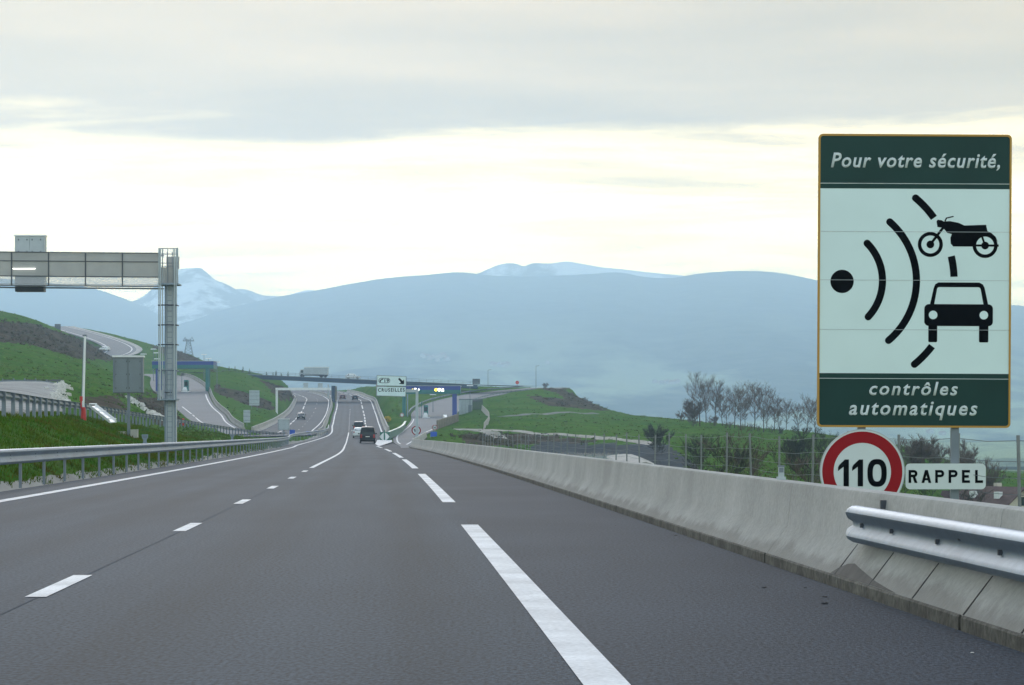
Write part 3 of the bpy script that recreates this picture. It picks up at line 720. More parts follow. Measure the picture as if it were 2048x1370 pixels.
# ------------------------------------------------------------------ concrete barrier on the right
BAR = [(.018, .095), (.225, .37), (.272, .76), (.285, .79), (.31, .80), (.42, .80), (.445, .79), (.46, .76), (.62, .115)]
def bar_x(Y):                                   # base face of the barrier
    return float(barL(Y))
barL = line(3.66, [(819, 262), (832, 300), (845, 335)], (0, 60, 120, 180, 230))
def barrier():
    t = thing('concrete_barrier', 'long grey concrete safety barrier along the right hard shoulder', 'barrier', (bar_x(20), 20, 0))
    cuts = [3.5, 9.5, 16.2, 24.7, 40.9, 64.3, 87.9, 112, 136, 160, 184, 208, 232, 256, 300, 335]
    inv = Matrix.Translation((-bar_x(20), -20, 0))
    for a, c in zip(cuts[:-1], cuts[1:]):
        ys = np.linspace(a, c-.012, max(4, int((c-a)/3))); b = MB()
        b.loft([[inv @ Vector((bar_x(y)+u, y, float(zRC(y))*(y < 240)+float(zRamp(y))*(y >= 240)+h)) for u, h in BAR] for y in ys])
        b.build('barrier_segment', M['concrete'], t, smooth=True)
        b = MB(); e = .05 if a > 10 else .02
        b.loft([[inv @ Vector((bar_x(y)+u, y, float(zRC(y))*(y < 240)+float(zRamp(y))*(y >= 240)+h)) for u, h in ((.0, -.05), (.0, .085), (.008, .098), (.05, .103), (.56, .103), (.6, -.05))] for y in np.linspace(a+e, c-e, len(ys))])
        b.build('barrier_plinth', M['kick'], t)
    # narrow vertical joints cast in the face under the near guardrail
    b = MB()
    for y in (20.9, 19.4, 17.8, 16.2, 14.7, 13.2, 11.7):
        pr = [(.022, .103), (.13, .245), (.215, .355)]
        b.loft([[inv @ Vector((bar_x(yy)+u-.004, yy, h)) for u, h in pr]+[inv @ Vector((bar_x(yy)+u+.01, yy, h)) for u, h in pr[::-1]] for yy in (y-.012, y+.012)])
        b.build('face_joint', M['rubber'], t); b = MB()
    b = MB(); P = []
    rg = [(21.1, .105), (20.95, .15), (20.7, .20), (20.45, .215), (20.1, .19), (19.7, .165), (19.3, .14), (18.8, .12), (18.4, .105)]
    vs = []
    for y, h in rg:
        for hh in (.104, max(h, .106)):
            u = np.interp(hh, [.095, .37], [.018, .225]); vs.append(inv @ Vector((bar_x(y)+float(u)-.005, y, hh)))
    b.add(vs, [(2*i, 2*i+1, 2*i+3, 2*i+2) for i in range(len(rg)-1)]); b.build('mortar_patch', M['mortar'], t, fix=False)
    return t
barrier()
def far_barrier(name, label, f, Z, ys, h=.75, w=.5, m=None, gap=0):
    y0 = float(ys[0]); o = (float(f(y0)), y0, float(Z(y0)))
    t = thing(name, label, 'barrier', o); inv = Matrix.Translation((-o[0], -o[1], -o[2]))
    step = max(2, len(ys)//8)
    for i in range(0, len(ys)-1, step):
        sub = list(ys[i:i+step+1]); b = MB()
        b.loft([[inv @ Vector((float(f(y))+u, y, float(Z(y))+z_)) for u, z_ in ((-w/2, -.3), (-w/2, .08), (-w*.2, h*.4), (-w*.14, h), (w*.14, h), (w*.2, h*.4), (w/2, .08), (w/2, -.3))] for y in sub])
        b.build('barrier_segment', m or M['concrete_far'], t)
    return t
far_barrier('concrete_barrier', 'pale concrete barrier curving along the right edge of the far carriageway beyond the van', off(l_pavR, .4), zRC, Ys(392, 900, 8), .95, .9)
far_barrier('concrete_barrier', 'slim pale median barrier between the two far carriageways', off(l_pavL, -.9), zRC, Ys(372, 900, 8), .9, .6)
far_barrier('concrete_barrier', 'pale barrier along the outer left edge of the opposite carriageway', off(lcL, -.5), zLC, Ys(385, 900, 8), 1.0, 1.1)
far_barrier('concrete_barrier', 'low pale barrier beside the left entry ramp below the toll canopy', off(erR, .5), zER, Ys(378, 700, 8), .8, .5)

# ------------------------------------------------------------------ W-beam guardrails
WB = [(.0, .155), (.035, .152), (.072, .130), (.085, .100), (.072, .068), (.02, .025), (.012, .0), (.02, -.025), (.072, -.068), (.085, -.100), (.072, -.130), (.035, -.152), (.0, -.155)]
def wbeam(b, pts, side, zc, sc=1.0):             # pts: points on the rail line, side +1/-1: which way the face looks in x
    rings = []
    for p in pts:
        fr = [(d*side*sc, h*sc) for d, h in WB]; bk = [((d-.006)*side*sc, h*sc*.985) for d, h in WB[::-1]]
        rings.append([Vector((p[0]+d, p[1], p[2]+zc+h)) for d, h in fr+bk])
    b.loft(rings)
def guard_left():
    f = line(-8.75, [(646, 362), (657, 420), (662, 470)], (0, 60, 120, 180, 230, 290, 320)); y0 = 60.
    o = Vector((float(f(y0)), y0, 0)); t = thing('guardrail', 'nearer galvanised guardrail beside the left edge line, running into the median', 'guardrail', o)
    ys = Ys(20, 420, 2); b = MB(); zf = lambda y: float(zRC(y))
    wbeam(b, [Vector((float(f(y)), y, zf(y)))-o for y in ys], 1, .755, 1.14)
    b.build('beam', M['galv'], t, smooth=True)
    me = None; y = 26.3
    while y < 420:
        if me is None:
            b = MB(); b.box((0, 0, .42), (.055, .12, .86)); po = b.build('post', M['galv_dull'], t); me = po
        else:
            po = me.copy(); COL.objects.link(po)
        po.location = Vector((float(f(y))-.05, y, zf(y)))-o
        y += 4.15
    b = MB(); bo = None; y = 28.3
    while y < 150:
        for dz in (.80, .70, ):
            if bo is None: b.box((0, 0, 0), (.03, .05, .04)); bo = b.build('bolt', M['steel_dark'], t); q = bo
            else: q = bo.copy(); COL.objects.link(q)
            q.location = Vector((float(f(y))+.03, y, zf(y)+dz))-o
        y += 4.15
    return f
gl_f = guard_left()
def guard_bank():
    P = [at(p, q, Y) for p, q, Y in ((-260, 824, 66), (-90, 828, 80), (4, 830, 90), (100, 834, 118), (185, 838, 150), (260, 845, 190), (327, 852, 230), (410, 862, 280), (484, 871, 330), (537, 875.5, 365), (590, 877, 395), (626, 871, 420))]
    path = spline3(P, 10); d = np.linalg.norm(np.diff(path[:, :2], axis=0), axis=1); s = np.concatenate([[0], np.cumsum(d)])
    o = Vector(P[2]); t = thing('guardrail', 'farther guardrail on top of the grass bank, closely posted, seen from its back', 'guardrail', o)
    N_ = int(s[-1]/4.1); u = np.linspace(0, s[-1], N_+1); Q = np.stack([np.interp(u, s, path[:, k]) for k in range(3)], 1)
    b = MB(); wbeam(b, [Vector(q)-o for q in Q], -1, .70, 1.1); b.build('beam', M['galv_dull'], t, smooth=True)
    b = MB(); b.box((0, 0, .3), (.14, .10, 1.1)); p0 = b.build('post', M['galv_dull'], t)
    b = MB(); b.box((0, 0, 0), (.10, .16, .16)); s0 = b.build('spacer', M['galv'], t)
    for i, q in enumerate(Q):
        a = p0 if i == 0 else p0.copy(); c = s0 if i == 0 else s0.copy()
        if i: COL.objects.link(a); COL.objects.link(c)
        a.location = Vector(q)-o; c.location = Vector(q)-o+Vector((-.1, 0, .72))
guard_bank()
def guard_right():
    o = Vector((bar_x(14), 14, 0)); t = thing('guardrail', 'galvanised double-wave guardrail bolted to the near right concrete barrier', 'guardrail', o)
    b = MB(); ys = [3.5, 6, 9, 12, 15, 17, 19, 20.5]
    wbeam(b, [Vector((bar_x(y)+.14, y, 0))-o for y in ys], -1, .535, .98); b.build('beam', M['galv'], t, smooth=True)
    # rounded terminal plate closing the end of the rail
    b = MB(); rings = []
    for k, (dy, g) in enumerate(((0, 1), (.10, .99), (.17, .93), (.21, .80), (.225, .62))):
        rings.append([Vector((bar_x(20.5)+.14-(d*(.35+.65*g))*1.0, 20.5+dy, .535+h*g*.98))-o for d, h in WB]+[Vector((bar_x(20.5)+.17-(d*(.35+.65*g)), 20.5+dy, .535+h*g*.98))-o for d, h in WB[::-1]])
    b.loft(rings); b.build('terminal', M['galv'], t, smooth=True)
    for y, h in ((20.2, .535), (19.0, .535), (17.4, .525), (16.7, .58), (15.6, .535), (14.3, .535), (12.8, .535), (10.9, .535)):
        b = MB(); b.box((bar_x(y)+.115-o.x, y-o.y, h), (.03, .035, .035)); b.build('bolt', M['steel_dark'], t)
    for y in (20.0, 17.9, 15.8, 13.7, 11.6, 9.5):
        b = MB(); b.box((bar_x(y)+.20-o.x, y-o.y, .535), (.12, .10, .22)); b.build('bracket', M['galv_dull'], t)
    b = MB(); b.box((bar_x(20.0)+.25-o.x, 20.0-o.y, .71), (.05, .05, .07)); b.build('bracket_tip', M['steel_dark'], t)
guard_right()
def delineator(p, s, label):
    t = thing('delineator', label, 'delineator', p)
    b = MB(); b.plate([(-.075*s, 0), (.075*s, 0), (.075*s, .05*s), (.055*s, .07*s), (.055*s, .14*s), (.105*s, .22*s), (.115*s, .34*s), (-.115*s, .34*s), (-.105*s, .22*s), (-.055*s, .14*s), (-.055*s, .07*s), (-.075*s, .05*s)], -.03, .03); b.build('holder', M['galv'], t)
    b = MB(); b.plate([(-.07*s, .2*s), (.07*s, .2*s), (.09*s, .31*s), (-.09*s, .31*s)], -.036, -.031); b.build('reflector', M['galv_dull'], t)
def on_rail(px_): 
    ys = np.linspace(40, 350, 900); q = gl_f(ys)/ys*F+1024; return float(np.interp(px_, q, ys))
for p, lb, s in ((291, 'small grey reflector on top of the left guardrail, just left of the gantry column', 1.0), (465, 'tiny reflector on top of the left guardrail between gantry and far bend', 1.0)):
    y = on_rail(p); delineator((float(gl_f(y))-.02, y, float(zRC(y))+.92), s, lb)
yb = 3.66/((1517-794-18)/F); t = thing('delineator', 'small pale reflector standing on the right concrete barrier', 'delineator', (bar_x(yb)+.36, yb, .80))
b = MB(); b.box((0, 0, .015), (.09, .08, .03)); b.build('base', M['palebox'], t)
b = MB(); b.box((0, 0, .08), (.06, .03, .11)); b.build('holder', M['palebox'], t)
b = MB(); b.box((0, -.018, .10), (.045, .006, .05)); b.build('reflector', M['galv_dull'], t)
b = MB(); b.box((0, 0, .14), (.072, .05, .016)); b.build('cap', M['galv_dull'], t)

# ------------------------------------------------------------------ lettering
def text_part(txt, x0, x1, z0, z1, y, m, parent, name='lettering', shear=0., bold=0., space=1.0, align=None):
    cu = bpy.data.curves.new('lettering', 'FONT'); cu.body = txt; cu.size = 1; cu.shear = shear; cu.offset = bold; cu.space_character = space; cu.space_word = 1.0
    cu.resolution_u = 3; cu.extrude = .0
    ob = bpy.data.objects.new('lettering_tmp', cu); COL.objects.link(ob); bpy.context.view_layer.update()
    dg = bpy.context.evaluated_depsgraph_get(); me = bpy.data.meshes.new_from_object(ob.evaluated_get(dg)); bpy.data.objects.remove(ob)
    co = np.empty(len(me.vertices)*3); me.vertices.foreach_get('co', co); co = co.reshape(-1, 3)
    lo, hi = co.min(0), co.max(0)
    nx = x0+(co[:, 0]-lo[0])/(hi[0]-lo[0])*(x1-x0); nz_ = z0+(co[:, 1]-lo[1])/(hi[1]-lo[1])*(z1-z0)
    me.vertices.foreach_set('co', np.stack([nx, np.full(len(nx), y), nz_], 1).ravel()); me.materials.clear(); me.materials.append(m)
    bm = bmesh.new(); bm.from_mesh(me)
    for f_ in bm.faces:
        if f_.normal.y > 0: f_.normal_flip()
    r = bmesh.ops.extrude_face_region(bm, geom=bm.faces[:]); 
    bmesh.ops.translate(bm, verts=[v for v in r['geom'] if isinstance(v, bmesh.types.BMVert)], vec=(0, -.0015, 0))
    bm.to_mesh(me); bm.free(); me.name = name
    o = bpy.data.objects.new(name, me); COL.objects.link(o); o.parent = parent; return o
def rrect(x0, x1, z0, z1, r, n=5):
    P = []
    for cx_, cz_, a0 in ((x1-r, z1-r, 0), (x0+r, z1-r, 90), (x0+r, z0+r, 180), (x1-r, z0+r, 270)):
        for k in range(n+1):
            a = math.radians(a0+90*k/n); P.append((cx_+r*math.cos(a), cz_+r*math.sin(a)))
    return P
def circ(cx_, cz_, r, n=48): return [(cx_+r*math.cos(2*math.pi*k/n), cz_+r*math.sin(2*math.pi*k/n)) for k in range(n)]

def glyphs(txt, boxes, y, m, parent, sw, name='lettering'):
    """heavy road-sign capitals and digits, one plate set per character; boxes: (x0, x1, z0, z1)"""
    for ch, (x0, x1, z0, z1) in zip(txt, boxes):
        W_, H_ = x1-x0, z1-z0; b = MB(); yb_ = y+.0025
        R_ = lambda a, c, d, e: b.plate([(a, c), (d, c), (d, e), (a, e)], y, yb_)
        if ch == '1':
            b.plate([(x1-sw, z0), (x1, z0), (x1, z1), (x1-sw*.75, z1), (x0+W_*.12, z1-H_*.20), (x0, z1-H_*.29), (x0, z1-H_*.43), (x1-sw, z1-H_*.27)], y, yb_)
        elif ch == '0':
            def ov(k, n=40):
                P = []
                for i in range(n):
                    a = 2*math.pi*i/n; c_, s_ = math.cos(a), math.sin(a); e = .78
                    P.append(((x0+x1)/2+(W_/2-k)*math.copysign(abs(c_)**e, c_), (z0+z1)/2+(H_/2-k)*math.copysign(abs(s_)**e, s_)))
                return P
            b.strip(ov(0), ov(sw), y, yb_, True)
        elif ch in 'PR':
            R_(x0, z0, x0+sw, z1); r = H_*.28; zc = z1-r; Ao = []; Bi = []
            Ao.append((x0+sw*.5, z1)); Bi.append((x0+sw*.5, z1-sw))
            for i in range(13):
                a = math.pi/2-math.pi*i/12; Ao.append((x1-r+r*math.cos(a), zc+r*math.sin(a))); Bi.append((x1-r+(r-sw)*math.cos(a), zc+(r-sw)*math.sin(a)))
            Ao.append((x0+sw*.5, zc-r)); Bi.append((x0+sw*.5, zc-r+sw)); b.strip(Ao, Bi, y-.0003, yb_)
            if ch == 'R': b.plate([(x0+W_*.42, zc-r+sw*.5), (x0+W_*.42+sw*1.05, zc-r+sw*.5), (x1, z0), (x1-sw*1.12, z0)], y-.0006, yb_)
        elif ch == 'A':
            c = (x0+x1)/2; h = sw*.55
            b.plate([(x0, z0), (x0+sw*1.05, z0), (c+h*.9, z1), (c-h, z1)], y, yb_); b.plate([(x1-sw*1.05, z0), (x1, z0), (c+h, z1), (c-h*.9, z1)], y-.0003, yb_)
            R_(x0+W_*.22, z0+H_*.2, x1-W_*.22, z0+H_*.2+sw*.85)
        elif ch == 'E':
            R_(x0, z0, x0+sw, z1)
            for k, w in ((z0, 1), (z1-sw, 1), ((z0+z1-sw)/2, .86)): b.plate([(x0+sw*.4, k), (x0+W_*w, k), (x0+W_*w, k+sw), (x0+sw*.4, k+sw)], y-.0003, yb_)
        elif ch == 'L':
            R_(x0, z0, x0+sw, z1); b.plate([(x0+sw*.4, z0), (x1, z0), (x1, z0+sw), (x0+sw*.4, z0+sw)], y-.0003, yb_)
        b.build(name, m, parent)

# ------------------------------------------------------------------ the big camera-warning sign
SY = 38.8; SK = SY/F
def L2(px_, py_): return ((px_-1824)*SK, (HY-py_)*SK+H0)        # sign-local X, Z
SIGN_O = Vector((pxX(1824, SY), SY, 0)); 
def radar_sign():
    t = thing('radar_sign', 'tall dark green and white speed camera warning panel with ochre border', 'road sign', SIGN_O); t.rotation_euler = (0, math.radians(.3), 0)
    x0, zt = L2(1631.5, 268.5); x1, zb = L2(2018, 855)
    t.location.x += .013
    rows_ = [268.5, 367, 463.5, 560.5, 659.5, 757.5, 855]
    cols_ = ['signgreen', 'signwhite', 'signwhite', 'signwhite', 'signwhite', 'signgreen']
    for a, c, m in zip(rows_[:-1], rows_[1:], cols_):
        za = L2(0, a)[1]; zc = L2(0, c)[1]
        tp = .03 if a == 268.5 else .003; bt = .03 if c == 855 else .003
        b = MB(); b.plate(rrect(x0+.03, x1-.03, zc+bt, za-tp, .006, 1), 0, .03); b.build('panel_plank', M[m], t)
        if c != 855:                                             # pale edge of the joint between two planks
            b = MB(); b.box(((x0+x1)/2, -.0045, zc), (x1-x0-.07, .003, .006)); b.build('plank_joint', M['discwhite'] if c in (367, 757.5) else M['palebox'], t)
    for a, c in ((367.8, 377.5), (747, 756.8)):
        b = MB(); b.plate([(x0+.031, L2(0, c)[1]), (x1-.031, L2(0, c)[1]), (x1-.031, L2(0, a)[1]), (x0+.031, L2(0, a)[1])], -.002, .001); b.build('green_band', M['signgreen'], t)
    b = MB(); b.strip(rrect(x0, x1, zb, zt, .07), rrect(x0+.031, x1-.031, zb+.031, zt-.031, .045), -.012, .05, True); b.build('border_frame', M['signyellow'], t)
    yf, yb_ = -.0030, -.0002
    b = MB(); b.plate(circ(*L2(1680, 563.5), 23.3*SK, 40), yf, yb_); b.build('radar_dot', M['black'], t)
    def arc(cx_, R, ya, yb2, ca, cb):
        c = L2(cx_, 562); r = R*SK; w = 7.2*SK
        a0 = math.asin((562-ya)/R); a1 = math.asin((562-yb2)/R); n_ = 28; Aa = []; Bb = []
        for k in range(n_+1):
            a = a0+(a1-a0)*k/n_; Aa.append((c[0]+(r+w)*math.cos(a), c[1]+(r+w)*math.sin(a))); Bb.append((c[0]+(r-w)*math.cos(a), c[1]+(r-w)*math.sin(a)))
        b = MB(); b.strip(Aa, Bb, yf, yb_)
        for a, on in ((a0, ca), (a1, cb)):
            if on: b.plate(circ(c[0]+r*math.cos(a), c[1]+r*math.sin(a), w, 20), yf-.0003, yb_)
        b.build('radar_wave', M['black'], t)
    arc(1654.8, 106, 487, 634, 1, 1); arc(1672.8, 156, 444, 681, 1, 1)
    arc(1688, 216, 396, 435.5, 1, 0); arc(1688, 216, 512, 553, 0, 0); arc(1688, 216, 692, 728.5, 0, 1)
    z1 = lambda x, y: L2(1610+x/4.42, 250+y/4.42)
    b = MB()
    b.plate([z1(*p) for p in ((1142, 850), (1152, 836), (1185, 840), (1205, 852), (1260, 848), (1335, 862), (1388, 886), (1580, 879), (1592, 935), (1628, 952), (1665, 985), (1684, 1030), (1660, 1000), (1625, 968), (1585, 952), (1545, 958), (1505, 985), (1478, 1030), (1465, 1072), (1290, 1072), (1268, 1045), (1265, 995), (1278, 962), (1238, 952), (1200, 908), (1150, 900))], yf, yb_)
    for p, r_ in (((1088, 1055), 0), ((1572, 1062), 0)):
        c = z1(*p); b.strip(circ(c[0], c[1], 25*SK), circ(c[0], c[1], 18*SK), yf, yb_, True); b.plate(circ(c[0], c[1], 7.7*SK, 24), yf, yb_)
    def bar(p, q, w):
        p, q = z1(*p), z1(*q); dx, dz = q[0]-p[0], q[1]-p[1]; l = math.hypot(dx, dz); ox, oz = -dz/l*w*SK/2, dx/l*w*SK/2
        b.plate([(p[0]+ox, p[1]+oz), (q[0]+ox, q[1]+oz), (q[0]-ox, q[1]-oz), (p[0]-ox, p[1]-oz)], yf-.0004, yb_)
    bar((1205, 900), (1088, 1055), 5); bar((1465, 1062), (1692, 1062), 4.2); bar((1545, 985), (1572, 1062), 4); bar((1216, 850), (1230, 820), 2.6); bar((1226, 822), (1292, 806), 2.4)
    b.build('motorcycle_symbol', M['black'], t)
    z2 = lambda x, y: L2(1610+x/4.28, 550+y/4.28)
    b = MB()
    Ao = [(1052, 256), (1085, 108), (1098, 78), (1125, 62), (1300, 62), (1475, 62), (1505, 78), (1520, 108), (1552, 256)]; Bi = [(1088, 256), (1113, 118), (1118, 107), (1130, 102), (1300, 102), (1468, 102), (1480, 107), (1486, 118), (1512, 256)]
    b.strip([z2(*p) for p in Ao], [z2(*p) for p in Bi], yf, yb_)
    q0 = z2(1005, 435); q1 = z2(1592, 248); b.plate(rrect(q0[0], q1[0], q0[1], q1[1], 9*SK), yf-.0003, yb_)
    for a, c in ((1040, 1116), (1474, 1554)):
        q0 = z2(a, 574); q1 = z2(c, 425); b.plate(rrect(q0[0], q1[0], q0[1], q1[1], 2.5*SK), yf-.0006, yb_)
    b.build('car_symbol', M['black'], t)
    for x in (1080, 1514):
        b = MB(); b.plate(circ(*z2(x, 341), 8.6*SK, 24), yf-.002, yf); b.build('headlight_symbol', M['signwhite'], t)
    def tx(s, a, c, d, e, **k):
        p = L2(a, e); q = L2(c, d); text_part(s, p[0], q[0], p[1], q[1], -.003, M['discwhite'], t, shear=.22, **k)
    tx('Pour votre sécurité,', 1656.4, 1994.6, 306, 341, bold=.02, space=1.12)
    tx('contrôles', 1735.5, 1912.6, 763.5, 791, bold=.02, space=1.22)
    tx('automatiques', 1695, 1952, 803, 840, bold=.02, space=1.22)
    for p in (1722, 1909):
        x = L2(p, 0)[0]; b = MB(); b.box((x, .10, (zt-.35-1.2)/2), (.12, .09, zt-.35+1.2)); b.build('post', M['galv_dull'], t)
    for p in (340, 470, 600, 730, 830):
        b = MB(); b.box((0, .05, L2(0, p)[1]), (x1-x0-.3, .03, .05)); b.build('stiffener', M['galv_dull'], t)
radar_sign()
def speed_disc():
    t = thing('speed_limit_sign', 'round red bordered sign reading 110 below the green camera panel', 'road sign', (SIGN_O.x, SY-.10, 0))
    c = L2(1722.8, 943); r = 84.3*SK
    b = MB(); b.plate(circ(*c, r, 64), 0, .02); b.build('disc', M['discwhite'], t)
    b = MB(); b.strip(circ(*c, 80*SK, 64), circ(*c, 57.3*SK, 64), -.002, .001, True); b.build('red_ring', M['signred'], t)
    b = MB(); b.strip(circ(*c, r+.004, 64), circ(*c, r-.008, 64), -.006, .03, True); b.build('rim', M['palebox'], t)
    glyphs('110', [L2(a, 0)[:1]+L2(c, 0)[:1]+(L2(0, 972.4+e)[1], L2(0, 918.8-e)[1]) for a, c, e in ((1674.4, 1696, 0), (1702.5, 1724.3, 0), (1733, 1771.5, .9))], -.0035, M['black'], t, 10.6*SK)
speed_disc()
def rappel():
    t = thing('reminder_plate', 'small white rounded plate reading RAPPEL beside the 110 disc', 'road sign', (SIGN_O.x, SY-.08, 0))
    p = L2(1809.6, 978.3); q = L2(1969.7, 927); 
    b = MB(); b.plate(rrect(p[0], q[0], p[1], q[1], .07), 0, .02); b.build('plate', M['discwhite'], t)
    glyphs('RAPPEL', [L2(1600+a/4.571, 0)[:1]+L2(1600+c/4.571, 0)[:1]+(L2(0, 965.6)[1], L2(0, 939.8)[1]) for a, c in ((985, 1066), (1103, 1192), (1228, 1310), (1350, 1432), (1472, 1545), (1592, 1664))], -.0035, M['black'], t, 5.2*SK)
rappel()

# ------------------------------------------------------------------ wire fence behind the barrier
def fence():
    o = Vector((sX(9, 60), 60, -1)); t = thing('wire_fence', 'weathered post and wire fence below the right barrier', 'fence', o)
    pxs = [2043, 1912, 1795, 1704, 1623, 1559, 1505, 1452, 1402, 1372, 1337, 1308, 1280, 1254, 1231, 1208, 1187, 1169, 1149, 1134, 1122, 1106, 1093.6, 1080, 1070, 1058, 1050, 1042.6, 1034, 1027, 1018, 1010, 1002, 995, 988, 981, 975, 970, 965]
    fx = line(9.0, [], (0, 60, 120, 180, 240, 290)); yy = np.linspace(20, 262, 4000); q = np.array(fx(yy))/yy*F+1024
    ds = [float(np.interp(p, q[::-1], yy[::-1])) for p in pxs]; ds = [ds[0]-8.5, ds[0]-4.2]+ds
    tops = []; base = None
    for i, d in enumerate(ds):
        zt = H0+.02-.10*(i % 3 == 1)*(.4)+rnd.uniform(-.04, .04); g = -.95
        if base is None:
            b = MB(); b.tube([(0, 0, -.3), (0, 0, 2.2)], .026, 7); base = b.build('post', M['wood'], t); po = base
        else: po = base.copy(); COL.objects.link(po)
        po.location = Vector((float(fx(d)), d, zt-2.2))-o; po.rotation_euler = (rnd.uniform(-.03, .03), rnd.uniform(-.03, .03), rnd.uniform(0, 6))
        tops.append(Vector((float(fx(d)), d, zt))-o)
    for dz, r in ((.08, .006), (.38, .005), (.62, .005), (.86, .005), (1.1, .005), (1.4, .005), (1.75, .005)):
        b = MB(); pts = []
        for a, c in zip(tops[:-1], tops[1:]):
            pts += [a-Vector((0, 0, dz)), (a+c)/2-Vector((0, 0, dz+.03))]
        pts.append(tops[-1]-Vector((0, 0, dz))); b.tube(pts, r, 3); b.build('wire', M['galv_dull'], t)
fence()
# ------------------------------------------------------------------ gantry on the left
def gantry():
    Yg = 115.; k = Yg/F; base = at(341, 889, Yg); base.z = .15
    t = thing('sign_gantry', 'grey steel sign gantry with meshed walkway beam and caged ladder column', 'gantry', base)
    def P(px_, py_): return ((px_-341)*k, (HY-py_)*k+H0-base.z)
    def bx(b, a, c, y, d):       # box from pixel corner a to pixel corner c
        x0, z1 = P(*a); x1, z0 = P(*c); b.box(((x0+x1)/2, y, (z0+z1)/2), (abs(x1-x0), d, abs(z1-z0)))
    # column
    b = MB(); bx(b, (331, 545), (352, 890), .1, .5); b.build('column', M['palebox'], t)
    for x in (331.5, 351.5):
        b = MB(); bx(b, (x-1.2, 545), (x+1.2, 890), -.17, .06); b.build('column_edge', M['galv'], t)
    b = MB(); bx(b, (326, 884), (357, 895), .1, 1.0); b.build('footing', M['concrete_far'], t)
    # ladder and cage
    for x in (337, 347):
        b = MB(); b.tube([Vector((P(x, 0)[0], -.42, P(x, 888)[1])), Vector((P(x, 0)[0], -.42, P(x, 505)[1]))], .018, 5); b.build('ladder_rail', M['galv'], t)
    r0 = None; y = 560
    while y < 886:
        if r0 is None:
            b = MB(); b.tube([Vector((P(337, 0)[0], -.42, 0)), Vector((P(347, 0)[0], -.42, 0))], .013, 5); r0 = b.build('rung', M['galv'], t); q = r0
        else: q = r0.copy(); COL.objects.link(q)
        q.location = (0, 0, P(0, y)[1]); y += 10.5
    for x, yy in ((322.5, -.75), (326.5, -.9), (328.6, -.55), (357.2, -.75), (354.5, -.9)):
        b = MB(); b.tube([Vector((P(x, 0)[0], yy, P(0, 800)[1])), Vector((P(x, 0)[0], yy, P(0, 499)[1]))], .03, 5); b.build('cage_bar', M['palebox'], t)
    for yp in (612, 651.5, 690.5, 742):
        b = MB(); x0 = P(321.5, 0)[0]; x1 = P(358, 0)[0]; z = P(0, yp)[1]
        b.tube([Vector((x0, -.2, z)), Vector((x0, -.8, z)), Vector(((x0+x1)/2, -.95, z)), Vector((x1, -.8, z)), Vector((x1, -.2, z))], .03, 5); b.build('cage_hoop', M['steel_dark'] if yp != 742 else M['galv_dull'], t)
    b = MB(); bx(b, (320, 798), (358, 801), -.4, 1.0); b.build('platform', M['galv'], t)
    for x in (321, 333, 346, 357):
        b = MB(); bx(b, (x-.6, 742), (x+.6, 799), -.88, .03); b.build('platform_rail_post', M['galv'], t)
    b = MB(); bx(b, (320, 770), (358, 771.2), -.88, .03); b.build('platform_rail', M['galv'], t)
    b = MB(); bx(b, (333, 784), (347, 786), -.5, .3); b.build('ladder_bracket', M['steel_dark'], t)
    # basket at the beam end
    for x in (322.8, 358.3):
        b = MB(); bx(b, (x-1.6, 498), (x+1.6, 571), -.6, .06); b.build('basket_post', M['palebox'], t)
    for x in (339, 350):
        b = MB(); bx(b, (x-.5, 498), (x+.5, 575), -.6, .03); b.build('basket_bar', M['galv_dull'], t)
    for yp in (499, 510, 528, 534):
        b = MB(); bx(b, (321.5, yp-.7), (359.5, yp+.7), -.62, .03); b.build('basket_rail', M['galv_dull'], t)
    b = MB(); bx(b, (324, 536), (358, 570), -.55, .02); b.build('basket_sheet', M['mesh'], t)
    b = MB(); bx(b, (328, 511), (354, 536), .8, .02); b.build('basket_back', M['mesh'], t)
    b = MB(); bx(b, (321, 568), (360, 571), -.1, 1.2); b.build('basket_floor', M['galv'], t)
    # beam (rises very slightly to the left)
    xs = [-118, -45, 28.5, 102, 175.5, 249, 321.5]
    sl = lambda x: (x-321.5)*.0085
    def rail(yp, h, y=-.6, m='steel_dark', nm='beam_chord'):
        b = MB(); x0, x1 = -118, 321.5; A = P(x0, yp+sl(x0)); B = P(x1, yp); hh = h*k/2
        b.plate([(A[0], A[1]-hh), (B[0], B[1]-hh), (B[0], B[1]+hh), (A[0], A[1]+hh)], y-.03, y+.03); b.build(nm, M[m], t)
    for yp, h in ((508.3, 1.6), (525.8, 1.6), (556, 2.0), (575, 1.7)): rail(yp, h)
    for yp in (508.3, 575): rail(yp, 3, 1.0, 'galv_dull')
    for x in xs[:-1]:
        b = MB(); bx(b, (x-1.1, 508.3+sl(x)), (x+1.1, 575.5+sl(x)), -.61, .06); b.build('beam_post', M['steel_dark'], t)
    for x0, x1 in zip(xs[:-1], xs[1:]):
        for ya, yb2, m in ((508.8, 525.3, 'mesh'), (526.3, 555.3, 'mesh'), (556.7, 574.5, 'mesh_open')):
            b = MB(); A = P(x0+1, ya+sl(x0)); B = P(x1-1, ya+sl(x1)); C = P(x1-1, yb2+sl(x1)); D = P(x0+1, yb2+sl(x0))
            b.plate([D, C, B, A], -.595, -.58); b.build('mesh_panel', M[m], t)
        b = MB(); A = P(x0, 574+sl(x0)); B = P(x1, 575); b.box(((A[0]+B[0])/2, .2, A[1]+.05), (B[0]-A[0]-.02, 1.5, .04)); b.build('walkway_grating', M['mesh_open'], t)
    b = MB(); bx(b, (31, 538.5), (76, 540), -.64, .03); b.build('tube_light', M['lit_white'], t)
    # lane sign cabinet hung on the far side of the beam
    o = base+Vector((P(51, 0)[0], 1.25, 0)); c = thing('sign_cabinet', 'grey two-door variable sign cabinet mounted on the gantry beam', 'sign cabinet', o)
